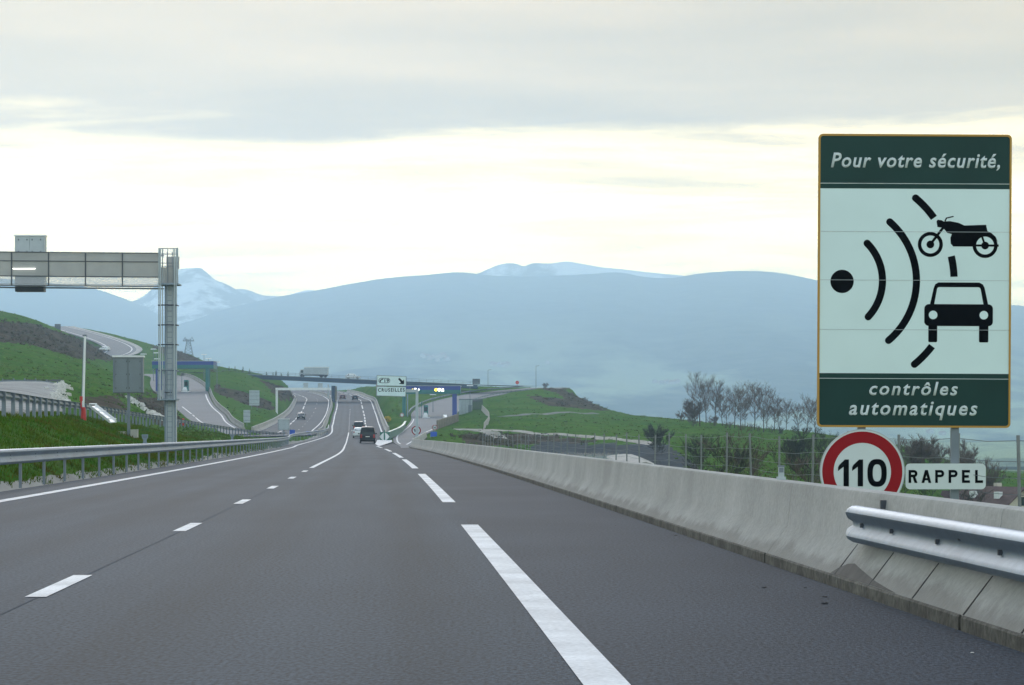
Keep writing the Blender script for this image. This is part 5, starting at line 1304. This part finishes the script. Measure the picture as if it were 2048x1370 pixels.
def disc_sign(px_, pyc, Y, r, label, txt=None, dz=0):
    k = Y/F; p = on_ground(px_, pyc, Y); t = thing('speed_limit_sign', label, 'road sign', p); zc = (HY-pyc)*k+H0-p.z
    b = MB(); b.plate(circ(0, zc, r, 28), -.06, -.03); b.build('disc', M['discwhite'], t)
    b = MB(); b.strip(circ(0, zc, r*.97, 28), circ(0, zc, r*.72, 28), -.064, -.059, True); b.build('red_ring', M['signred'], t)
    if txt: text_part(txt, -r*.5, r*.5, zc-r*.36, zc+r*.36, -.063, M['black'], t, bold=.03)
    b = MB(); b.tube([(0, 0, -.3), (0, 0, zc+r*.8)], .04, 6); b.build('post', M['galv_dull'], t)
disc_sign(832.5, 861, 345, .68, 'red ringed speed limit disc partly behind the exit sign mast', '90')
disc_sign(869.5, 855, 352, .40, 'small red ringed speed limit disc above the blue plate', '50')
disc_sign(804, 830, 480, .42, 'small red and white disc sign on the grass left of the toll posts')
def plate_sign(px0, px1, py0, py1, Y, label, m, name='sign_plate', posts=(0,), back=False, ground=None, detail=0):
    k = Y/F; p = on_ground((px0+px1)/2, py1, Y); t = thing(name, label, 'road sign', p); w = (px1-px0)*k
    z0 = (HY-py1)*k+H0-p.z; z1 = (HY-py0)*k+H0-p.z
    b = MB(); b.plate(rrect(-w/2, w/2, z0, z1, min(.06, w*.1), 3), -.07, -.03); b.build('plate', M[m], t)
    for x in posts:
        b = MB(); b.box((x*w/2, 0, (z1-.1-.3)/2), (.09, .06, z1-.1+.3)); b.build('post', M['galv_dull'], t)
    if back:
        n_ = int(back)
        for i in range(n_):
            b = MB(); b.box((0, -.085, z0+(z1-z0)*(i+.5)/n_), (w*.98, .03, .07)); b.build('stiffener', M['galv_dull'], t)
    for i in range(detail):
        b = MB(); b.box((0, -.073, z0+(z1-z0)*(i+.7)/(detail+.4)), (w*.7, .006, (z1-z0)*.09)); b.build('text_bar', M['discwhite'], t)
plate_sign(861, 874, 863.5, 876.5, 350, 'square blue information plate right of the exit sign mast', 'blue', detail=0)
plate_sign(579.5, 590, 859.5, 869.5, 352, 'blue square plate nearest the small cabinet at the median end', 'blue')
plate_sign(612.5, 621, 862.5, 870, 372, 'smaller blue plate right of it, just before the median tip', 'blue')
plate_sign(498.5, 519, 780.5, 811, 520, 'pale back of a large sign on two legs on the green mound', 'palebox', 'rear_sign', (-.55, .55), 4)
plate_sign(487, 500.5, 820, 845, 415, 'pale back of a narrow sign at the foot of the green mound', 'palebox', 'rear_sign', (0,), 3)
plate_sign(945, 960, 757.5, 768, 735, 'small dark sign board on the skyline right of the overpass', 'steel_dark', 'sign_board', (-.7, .7), 2)
plate_sign(109.5, 121.5, 648, 662, 930, 'dark board standing where the hillside road crests', 'steel_dark', 'sign_board', (-.6, .6), 2)
p = on_ground(1034.5, 765, 742); t = thing('stop_sign', 'tiny red round sign on the hilltop beyond the toll ramp', 'road sign', p); z = pyZ(765, 742)-p.z
b = MB(); b.plate(circ(0, z, .55, 12), -.05, -.02); b.build('disc', M['orange_red'], t); b = MB(); b.tube([(0, 0, -.3), (0, 0, z)], .05, 5); b.build('post', M['galv_dull'], t)
# far cantilever gantry across the opposite carriageway
p = ray_ground(553.5, 826, 450); k = p.y/F; print('gantry Y', p.y); t = thing('sign_gantry', 'white cantilever gantry reaching over the opposite carriageway before the bridge', 'gantry', p); zt = (HY-778)*k+H0-p.z
b = MB(); b.box((0, 0, zt/2-.3), (.45, .45, zt+.6)); b.build('column', M['white'], t)
b = MB(); b.box((109*k/2-.2, 0, zt), (110*k, .8, .55)); b.build('arm', M['white'], t)
for x in (58, 87):
    b = MB(); b.box((x*k, 0, zt+.75), (9.5*k, .3, 1.15)); b.build('signal_box', M['palebox'], t)
b = MB(); b.box((103*k, 0, zt-.5), (.3, .3, 3.0)); b.build('hanger', M['palebox'], t)

# street lamps round the toll plazas
lamps = [(287, 709, 600), (307, 699, 640), (313, 706.5, 625), (314.5, 718.5, 600), (316, 724.5, 575), (408, 710, 640), (417, 718, 610), (434, 725, 580), (1072, 732, 730), (976, 740, 735), (940, 772, 560), (866, 790, 575)]
lamp0 = None
where = ['leftmost pole behind the left toll, above the sign cabinet', 'tallest pole behind the left toll, left of the gantry column', 'pole just right of the tallest, behind the left toll', 'lower pole against the left end of the left canopy', 'lowest pole in front of the left canopy end', 'farther pole above the right half of the left canopy', 'pole standing in front of the right post of the left canopy', 'pole just right of the left canopy, on the mound',
         'thin pole alone on the hilltop at far right of the ramp', 'thin pole on the skyline above the ramp bend', 'pole beside the right end of the toll canopy', 'short pole on the ramp behind the right canopy']
for (lx, ly, Y), w_ in zip(lamps, where):
    p = on_ground(lx, ly, Y); h = pyZ(ly, Y)-p.z
    t = thing('street_lamp', 'slim grey street lamp, '+w_, 'street lamp', p, group='street lamps around the toll plazas')
    b = MB(); b.tube([(0, 0, -.3), (0, 0, h)], [.10, .06], 6); b.build('pole', M['galv_dull'], t)
    if ly != 732 and ly != 740:
        b = MB(); b.loft([[(-.75, -.25, h), (.75, -.25, h), (.75, .25, h), (-.75, .25, h)], [(-.65, -.2, h+.22), (.65, -.2, h+.22), (.65, .2, h+.22), (-.65, .2, h+.22)]]); b.build('lamp_head', M['white'], t)
    else:
        b = MB(); b.tube([(0, 0, h-.05), (1.0, 0, h+.15)], .06, 5); b.build('lamp_head', M['galv_dull'], t)

# distant lattice pylon
def pylon():
    Y = 1500.; k = Y/F; p = at(377, 712, Y); t = thing('power_pylon', 'faint lattice power pylon in the haze right of the gantry column', 'pylon', p)
    W = 9*k; Hh = 38*k; b = MB(); lv = [0, .2, .38, .54, .68, .8, .9]; hw = [1, .82, .68, .55, .45, .40, .36]
    for side in (-1, 1):
        for yy in (-1.5, 1.5):
            b.tube([(side*W*w/1.0, yy*w, Hh*l) for l, w in zip(lv, hw)], .22, 4)
    b.build('leg_frame', M['galv_dull'], t); b = MB()
    for i in range(len(lv)-1):
        for s in (-1, 1): b.tube([(s*W*hw[i], -1, Hh*lv[i]), (-s*W*hw[i+1], -1, Hh*lv[i+1])], .14, 3)
        b.tube([(-W*hw[i], -1, Hh*lv[i]), (W*hw[i], -1, Hh*lv[i])], .14, 3)
    b.build('lattice', M['galv_dull'], t); b = MB()
    b.tube([(-W*1.25, 0, Hh*.80), (W*1.25, 0, Hh*.80)], .3, 4); b.tube([(-W*.95, 0, Hh*.92), (-W*.36, 0, Hh*.80)], .22, 4)
    for s in (-1, 1): b.tube([(s*W*.4, 0, Hh*.80), (s*W*.75, 0, Hh*1.0), (s*W*1.2, 0, Hh*.80)], .24, 4)
    b.build('cross_arm', M['galv_dull'], t)
pylon()

# ------------------------------------------------------------------ trees
def bare_tree(p, h, spread, seed, label, name='bare_tree', cat='tree', group=None, lean=0., fork=.32, lev=4, m2='twig', dens=1., tipr=.02):
    r = random.Random(seed); t = thing(name, label, cat, p, group=group)
    tr = MB(); cr = MB()
    def limb(b, p0, d, L, r0, n=3):
        pts = [p0]; rr = [r0]; dd = d.copy(); q = p0.copy()
        for i in range(n):
            dd = (dd+Vector((r.uniform(-1, 1), r.uniform(-1, 1), r.uniform(-.5, .8)))*.16).normalized(); q = q+dd*(L/n); pts.append(q); rr.append(r0*(1-.55*(i+1)/n))
        b.tube(pts, rr, 5 if r0 > .06 else 3, caps=False); return pts, dd, rr
    def sub(p0, d, L, r0, l):
        pts, dd, rr = limb(tr if l == 0 else cr, p0, d, L, r0, 3 if l < 2 else 2)
        if l >= 3 or L < .35: return
        nb = int((6, 6, 4)[l]*dens+.5); n_ = len(pts)-1
        for i in range(nb):
            f = r.uniform(.12, 1.); j = min(n_-1, int(f*n_)); q = pts[j].lerp(pts[j+1], f*n_-j)
            a = r.uniform(0, 6.283); out = Vector((math.cos(a), math.sin(a), r.uniform(-.1, .5)))
            sub(q, (dd*1.0+out*r.uniform(.5, 1.0)+Vector((0, 0, .25))).normalized(), L*r.uniform(.38, .62), max(tipr, rr[j]*.55), l+1)
    nst = 1 if fork < .5 else r.choice((3, 4, 5))
    for s in range(nst):
        a0 = r.uniform(0, 6.28); q0 = Vector((.35*(nst > 1)*math.cos(a0), .35*(nst > 1)*math.sin(a0), -.2)); H_ = h*(.92 if s == 0 else r.uniform(.6, .9))
        d = Vector((lean+.22*(nst > 1)*math.cos(a0), .22*(nst > 1)*math.sin(a0), 1)).normalized(); pts = [q0]; nn = 7; q = q0
        for i in range(nn):
            d = (d+Vector((r.uniform(-1, 1), r.uniform(-1, 1), 0))*.07).normalized(); q = q+d*(H_/nn); pts.append(q)
        R0 = h*.016*(1 if nst == 1 else .55); rr = [max(tipr, R0*(1-i/(nn+.6))) for i in range(nn+1)]; tr.tube(pts, rr, 6, caps=False)
        lo = .30 if nst == 1 else .12
        for i in range(int((21 if nst == 1 else 7)*dens)):
            f = lo+(1-lo)*((i+r.random())/(21*dens if nst == 1 else 7*dens)); j = min(nn-1, int(f*nn)); q = pts[j].lerp(pts[j+1], f*nn-j)
            a = i*2.4+r.uniform(-.5, .5); out = Vector((math.cos(a), math.sin(a), 0)); prof = .55+.75*math.sin(math.pi*min(1, (f-lo)/(1.15-lo)))
            sub(q, (out*(.45+spread)+Vector((0, 0, 1.0-.3*(1-f)))).normalized(), h*.27*prof*(.75+spread*.5), max(tipr, rr[j]*.5), 0)
    tr.build('trunk', M['bark'], t, fix=False); cr.build('crown', M[m2], t, fix=False); return t
def tree_row():
    L_ = [(1400, 846, 480, 84, .62, 'tallest bare tree at the left end of the hilltop row'), (1430, 848, 490, 80, .30, 'narrow upright bare tree second in the hilltop row'),
          (1469, 858, 470, 76, .55, 'rounded bare tree with two stems in the middle of the hilltop row'), (1509, 864, 450, 88, .60, 'broad fan-shaped bare tree in the middle of the hilltop row'),
          (1549, 872, 440, 72, .42, 'slender reddish bare tree toward the right of the hilltop row'), (1573, 868, 500, 62, .30, 'thin faint bare tree standing apart right of the row'),
          (1612, 880, 430, 78, .60, 'bushy bare tree tucked against the left edge of the green sign'), (1532, 870, 445, 48, .5, 'short dark bare tree low in the hilltop row'),
          (1452, 853, 500, 42, .5, 'small dark tree seen between taller trunks of the row'), (1490, 860, 500, 58, .4, 'thin bare tree behind the fan-shaped one'), (1412, 846, 520, 70, .4, 'leaning thin bare tree right behind the tallest'),
          (1380, 843, 500, 40, .5, 'small bare tree leftmost of the hilltop row'), (1481, 862, 455, 72, .7, 'round-crowned bare tree between the two-stemmed one and the fan'), (1527, 870, 438, 84, .65, 'tall wide bare tree just right of the fan-shaped one'),
          (1560, 875, 434, 58, .5, 'middling bare tree right of the slender reddish one'), (1598, 880, 425, 64, .6, 'bushy low bare tree just before the sign'), (1445, 852, 488, 60, .6, 'bushy bare tree beside the narrow upright one'),
          (1632, 884, 420, 66, .5, 'bare tree half hidden behind the left border of the green sign')]
    for i, (px_, py_, Y, hp, sp, lb) in enumerate(L_):
        p = on_ground(px_, py_, Y); top = pyZ(py_-hp, Y)-p.z
        bare_tree(p, max(4., top*.98), sp, 100+i, lb, group='bare trees on the meadow crest', lean=rnd.uniform(-.06, .06), dens=1.02, tipr=.009)
    sh = [(1388, 838, 480, 32, 'low bare thicket under the tallest hilltop tree'), (1363, 838, 520, 16, 'tiny lone bush left of the hilltop row'), (1565, 878, 428, 14, 'low dark undergrowth under the slender reddish tree'), (1636, 890, 410, 30, 'dark undergrowth right against the sign border below the last tree'), (1484, 866, 452, 14, 'low undergrowth around the twin-stemmed tree'), (1520, 870, 440, 16, 'low undergrowth around the fan-shaped tree'), (1425, 850, 475, 20, 'low brown hedge under the narrow upright tree'), (1456, 858, 462, 18, 'low brown hedge left of the two-stemmed tree'), (1500, 868, 446, 20, 'low brown hedge left under the fan-shaped tree'), (1541, 875, 434, 22, 'dark hedge right of the fan-shaped tree'), (1612, 884, 420, 26, 'dark hedge below the bushy tree by the sign'), (1590, 876, 430, 26, 'dark brush between the last trees of the row and the sign'), (1092, 773, 724, 8, 'tiny tuft of brush on the highest point of the right hill'), (1128, 783, 697, 9, 'small scrub just down the right hill skyline'), (1175, 806, 660, 9, 'scrub halfway down the right hill skyline'), (1318, 880, 330, 30, 'dark rounded bush above the pond bank'),
          (1390, 930, 165, 62, 'dark sapling clump left of the second fence gap, behind the fence'), (1442, 965, 120, 85, 'dark brushy sapling behind the fence, left of the pale reflector'), (1478, 960, 125, 95, 'tallest brushy sapling behind the fence near the pale reflector'), (1590, 985, 100, 80, 'wispy sapling behind the fence left of the 110 disc'), (1620, 985, 105, 95, 'wispy dark sapling right beside the 110 disc'), (1405, 915, 210, 45, 'dark upright sapling just right of the basin corner'), (1600, 905, 250, 42, 'dark bush on the meadow just left of the sign edge'), (1640, 915, 240, 50, 'dark bush on the meadow under the lower sign corner'), (1530, 975, 110, 30, 'low brown bush behind the pale reflector'),
          (1830, 940, 300, 62, 'bare thicket behind the top edge of the RAPPEL plate'), (1872, 945, 320, 66, 'bare thicket left of the sign post behind RAPPEL'), (1925, 945, 330, 55, 'bare thicket right of the sign post behind RAPPEL'), (1968, 965, 290, 52, 'low brush above the house roof'), (1850, 1010, 180, 60, 'dark green bush under the RAPPEL plate'), (1800, 990, 190, 62, 'greenish brush between the 110 disc and RAPPEL'), (1935, 1010, 200, 44, 'dark brush in front of the house roof')]
    for i, (px_, py_, Y, hp, lb) in enumerate(sh):
        p = at(px_, py_, Y); g = ground_z(p.x, p.y); top = pyZ(py_-hp, Y)-g; p.z = g; top *= 1.12
        bare_tree(p, max(1.5, top*.85), .8, 300+i, lb, 'bare_shrub', 'shrub', fork=.9, m2='twig_green' if 'green' in lb else 'twig_dark' if 'dark' in lb else 'twig', dens=1.0 if Y < 250 else 1.25, tipr=.008 if Y < 250 else .013)
tree_row()
ORD = 'first second third fourth fifth sixth seventh eighth ninth tenth'.split()
def fir(p, h, seed, label):
    r = random.Random(seed); t = thing('young_fir', label, 'tree', p, group='young firs along the overpass road'); b = MB(); b.tube([(0, 0, -.2), (0, 0, h*.95)], [h*.03, .01], 5); b.build('trunk', M['bark'], t)
    b = MB(); n_ = 9
    for i in range(n_):
        z0 = h*(.08+.9*i/n_); R = h*.34*(1-i/n_)+.05
        for k in range(8):
            a = r.uniform(0, 6.28); l = R*r.uniform(.6, 1.15); d = Vector((math.cos(a), math.sin(a), 0)); s = Vector((-d.y, d.x, 0))*l*.28
            b.add([Vector((0, 0, z0+h*.08)), d*l*.6+s+Vector((0, 0, z0)), d*l+Vector((0, 0, z0-h*.05)), d*l*.6-s+Vector((0, 0, z0))], [(0, 1, 2, 3)])
    b.build('crown', M['fir'], t, fix=False)
for i, (px_, hp) in enumerate(((458, 8), (470, 9), (486, 11), (499, 10), (522, 6), (533, 9), (546, 8), (552, 12), (563, 7), (576, 10))):
    p = at(px_, 749.5, 712); p.z = max(ground_z(p.x, p.y), pyZ(752, 712)-.3); fir(p, hp*712/F+.3, i, ORD[i]+' small dark fir from the left on the skyline by the overpass')
# yellow shrub on the gore slope
def yellow_bush():
    p = on_ground(775, 823, 505); t = thing('yellow_shrub', 'round shrub in yellow bloom on the grass beside the main carriageway', 'shrub', p); r = random.Random(4)
    b = MB()
    for _ in range(420):
        d = Vector((r.gauss(0, 1), r.gauss(0, 1), r.gauss(0, 1))).normalized()*r.uniform(.35, 1)**.5; c = Vector((d.x*.75, d.y*.75, .72+d.z*.65)); u = Vector((r.gauss(0, 1), r.gauss(0, 1), r.gauss(0, 1))).normalized()*.1; w_ = u.orthogonal().normalized()*.08
        b.add([c-u, c+w_, c+u, c-w_], [(0, 1, 2, 3)])
    b.build('blossom', mat('yellow_bloom', (.50, .38, .02), .9, var=.4, vscale=3), t, fix=False)
    b = MB()
    for k in range(6): b.tube([(0, 0, -.2), (math.cos(k)*.4, math.sin(k)*.4, .8)], .025, 4)
    b.build('stem', M['bark'], t)
yellow_bush()

# ------------------------------------------------------------------ houses
def house(p, w, d, h, rh, rz, label, name='house', group=None, wall='plaster', roof='rooftile', win=True, tiles=False):
    t = thing(name, label, 'house', p, rz, group)
    b = MB(); b.add([(-w/2, -d/2, -1), (w/2, -d/2, -1), (w/2, d/2, -1), (-w/2, d/2, -1), (-w/2, -d/2, h), (w/2, -d/2, h), (w/2, d/2, h), (-w/2, d/2, h), (0, -d/2, h+rh), (0, d/2, h+rh)], [(0, 1, 5, 8, 4), (2, 3, 7, 9, 6), (1, 2, 6, 5), (3, 0, 4, 7)]); b.build('wall', M[wall], t)
    b = MB(); e = w*.08+.1; o_ = .14; sl = rh/(w/2)
    for s in (-1, 1):
        b.loft([[(s*(w/2+e), y, h-e*sl+.02), (0, y, h+rh+.02), (0, y, h+rh+.02+o_*1.4), (s*(w/2+e), y, h-e*sl+.02+o_)] for y in (-d/2-e, d/2+e)])
    rf = b.build('roof', M[roof], t)
    if win:
        for x, z in ((-w*.18, h*.45), (w*.18, h*.45), (0, h+rh*.35)):
            b = MB(); b.box((x, -d/2-.02, z), (.9, .06, 1.15)); f = b.build('window', M['plaster'], t); b = MB(); b.box((x, -d/2-.055, z), (.68, .03, .92)); b.build('pane', M['glass'], f)
        for y in (-d*.25, d*.22):
            b = MB(); b.box((-w*.26, y, h+rh*.62), (.5, .8, .9)); b.build('roof_light', M['white'], rf)
        b = MB(); b.box((w*.2, d*.1, h+rh*.9), (.6, .6, 1.5)); b.build('chimney', M['plaster'], rf)
    return t
house(Vector((pxX(2043, 262)-2.1, 265.4, pyZ(978, 262)-5.2)), 5.5, 8, 3.2, 2.0, math.radians(32), 'old house with brown tiled roof and pale gable low at the right edge')
house(Vector((pxX(1952, 292), 294, pyZ(986, 292)-4.2)), 5.0, 6.5, 2.4, 1.8, math.radians(62), 'lower brown roofed outbuilding left of the old house', win=False)
vr = random.Random(3)
vill = [(846, 714, 2050), (853, 716, 2040), (861, 719, 2060), (868, 716, 2080), (878, 716, 2100), (886, 713, 2120), (894, 721, 2060), (875, 722, 2030), (985, 731, 1900), (993, 733, 1890), (1001, 731, 1910), (1008, 734, 1880), (1013, 731, 1920), (1095, 728, 1950), (1310, 766, 1650), (1322, 768, 1640), (1334, 767, 1650), (1346, 768, 1640), (1354, 766, 1660), (1860, 866, 900), (1885, 870, 900)]
dg = bpy.context.evaluated_depsgraph_get()
hill_obj = bpy.data.objects['forest_hill']; bpy.context.view_layer.update()
for i, (px_, py_, Y) in enumerate(vill):
    d = Vector(((px_-1024)/F, 1, -(py_-HY)/F)); ok, loc, nrm, _ = hill_obj.ray_cast(Vector((0, 0, H0)), d)
    if not ok: continue
    s = loc.y/2000*.40
    house(loc, (7+vr.uniform(0, 5))*s, (9+vr.uniform(0, 7))*s, 5*s, 3*s, vr.uniform(-.9, .9), (ORD[i % 8]+' pale misty house of the hillside village above the exit sign', ORD[(i-8) % 8]+' pale misty house of the hamlet above the ramp bend', ORD[(i-14) % 8]+' pale misty house of the hamlet left of the bare trees', ORD[(i-19) % 8]+' pale distant house seen under the green camera sign')[0 if i < 8 else 1 if i < 14 else 2 if i < 19 else 3], 'village_house', ('village left of centre', 'hamlet above the ramp', 'hamlet by the trees', 'hamlet below the sign')[0 if i < 8 else 1 if i < 14 else 2 if i < 19 else 3], 'villagewall', 'villageroof', win=False)

# ------------------------------------------------------------------ rocks, debris, grass
def riprap(name, label, path, n_, s0, seed, w):
    r = random.Random(seed); b = MB(); P = spline3([at(*q) for q in path], 10)
    for _ in range(n_):
        q = P[r.randrange(len(P))]; x = q[0]+r.gauss(0, w); y = q[1]+r.gauss(0, w*1.5); zz = ground_z(x, y)
        s = s0*r.uniform(.5, 1.4); R_ = Matrix.Rotation(r.uniform(0, 6.28), 3, 'Z') @ Matrix.Rotation(r.uniform(-.5, .5), 3, 'X')
        b.box((x, y, zz+s*.2), (s*r.uniform(.8, 1.5), s*r.uniform(.7, 1.2), s*r.uniform(.5, .9)), rot=R_, taper=r.uniform(.5, .8))
    tag(b.build(name, M['rock']), label, 'rocks', kind='stuff')
riprap('rock_chute', 'pale broken rocks lining a drain down to the bank, beside the white pole', [(128, 762, 262), (114, 775, 240), (120, 787, 215), (135, 800, 195)], 230, .42, 1, .38)
riprap('rock_chute', 'pale broken rocks in a drain line left of the gantry column', [(263, 790, 330), (285, 808, 300), (310, 830, 270), (326, 838, 255)], 260, .55, 2, .42)
def debris():
    r = random.Random(11); i = 0
    for px_, py_, s in ((1528, 1176, .10), (1610, 1176, .07), (1650, 1208, .12), (1650, 1195, .09), (1352, 1072, .09), (1231, 1052, .07), (1945, 1307, .06), (1122, 1135, .04)):
        Y = fl(py_); x = pxX(px_, Y); b = MB()
        s *= .45; R_ = [(s*r.uniform(.35, .75)*math.cos(a*.9), s*r.uniform(.35, .75)*math.sin(a*.9)) for a in range(7)]; b.loft([[(x_, y_, 0) for x_, y_ in R_], [(x_*.6, y_*.6, s*.16) for x_, y_ in R_]]); o = b.build('road_debris', M['rubber'] if i != 6 else M['rock']); o.location = (x, Y, .004)
        tag(o, 'small dark scrap lying on the hard shoulder by the barrier' if i != 6 else 'small pale chip lying on the hard shoulder', 'debris', 'scraps on the hard shoulder'); i += 1
debris()
def grass(name, label, n_, smin, smax, Y0, Y1, seed, hmin, hmax, dens_pow=1.6, zoff=0.):
    r = np.random.default_rng(seed)
    Yg = Y0*(Y1/Y0)**(r.random(n_)**1.0); s = smin+(smax-smin)*r.random(n_)
    edge = -9.15+.30*np.array([mnoise.noise((y*.55, 1.7, 0)) for y in Yg])+.25*np.array([mnoise.noise((y*2.3, 4.7, 0)) for y in Yg])
    keep = s < edge; Yg, s = Yg[keep], s[keep]; x = sX(s, Yg); vis = (x/Yg*F+1024 > -120); x, Yg = x[vis], Yg[vis]
    clump = np.array([mnoise.noise((a*.9, c*.9, 2.2)) for a, c in zip(x, Yg)]); k2 = clump > r.uniform(-.7, .5, len(x)); x, Yg, clump = x[k2], Yg[k2], clump[k2]
    N_ = len(x); zz = np.array([ground_z(a, c) for a, c in zip(x, Yg)])-.03
    h = (hmin+(hmax-hmin)*r.random(N_))*(1+.6*clump); a = r.random(N_)*6.283; w_ = .010+.00012*Yg; l = r.normal(0, .45, (N_, 2))*h[:, None]
    v = np.zeros((N_, 3, 3)); v[:, 0] = np.stack([x-np.cos(a)*w_, Yg-np.sin(a)*w_, zz], 1); v[:, 1] = np.stack([x+np.cos(a)*w_, Yg+np.sin(a)*w_, zz], 1); v[:, 2] = np.stack([x+l[:, 0], Yg+l[:, 1], zz+h], 1)
    me = bpy.data.meshes.new(name); me.vertices.add(3*N_); me.vertices.foreach_set('co', v.astype(np.float32).ravel()); me.loops.add(3*N_); me.loops.foreach_set('vertex_index', np.arange(3*N_, dtype=np.int32))
    me.polygons.add(N_); me.polygons.foreach_set('loop_start', np.arange(N_, dtype=np.int32)*3); me.materials.append(M['blade']); me.update(calc_edges=True)
    o = bpy.data.objects.new(name, me); COL.objects.link(o); tag(o, label, 'grass', kind='stuff')
M['blade'] = mat('grass_blade', (.030, .125, .004), .9, var=.4, vscale=.45, tint=(.130, .095, .010), var2=.35, v2scale=2.2, spec=.0)
grass('bank_grass', 'rough green and rusty grass on the bank between the two left guardrails', 150000, -17, -9.0, 34, 300, 5, .07, .19)

# low scrub on the bare slopes and rough tussocks over the meadows: too many to count
def scrub(name, label, n_, seed, size, faces, m, sel, flat):
    X, Y = TX, TY; r = np.random.default_rng(seed); qx = X/np.maximum(Y, 5)*F+1024
    ok = np.where(sel & ~OCC & (qx > -150) & (qx < 2250) & (Y > 190) & (Y < 1020) & ~((qx < 150) & (Y < 258)) & (DARKG < .3))[0]
    pick = r.choice(ok, n_); V = []; Fc = []
    px_ = X[pick]+r.normal(0, 1.2, n_); py_ = Y[pick]+r.normal(0, 2.0, n_)
    for x, y in zip(px_, py_):
        g = ground_z(x, y); s = size*r.uniform(.45, 1.5); 
        for _ in range(faces):
            a = r.uniform(0, 6.283); d = s*r.uniform(0, .6); c = (x+d*math.cos(a), y+d*math.sin(a)); b2 = r.uniform(0, 6.283); w_ = s*r.uniform(.12, .3); h = s*r.uniform(.4, 1.)*flat
            o = len(V); V += [(c[0]-w_*math.cos(b2), c[1]-w_*math.sin(b2), g-.05), (c[0]+w_*math.cos(b2), c[1]+w_*math.sin(b2), g-.05), (c[0]+r.normal(0, .3)*s, c[1]+r.normal(0, .3)*s, g+h)]; Fc.append((o, o+1, o+2))
    b = MB(); b.v = V; b.f = Fc; b.m = [0]*len(Fc); tag(b.build(name, m, fix=False), label, 'vegetation', kind='stuff')
M['scrub'] = mat('scrub_twigs', (.120, .094, .076), .95, var=.4, vscale=.25, tint=(.060, .062, .036), spec=0)
M['tussock'] = mat('tussock_grass', (.085, .150, .030), .95, var=.45, vscale=.06, tint=(.110, .140, .050), var2=.4, v2scale=.9, spec=0)
scrub('scrub', 'low brown scrub on the bare hillside patches', 2000, 21, .75, 9, M['scrub'], (BROWN > .6) & (TY > 310), .55)
scrub('tussocks', 'rough grass tussocks over the green slopes', 9000, 22, .65, 5, M['tussock'], BROWN < .3, .36)
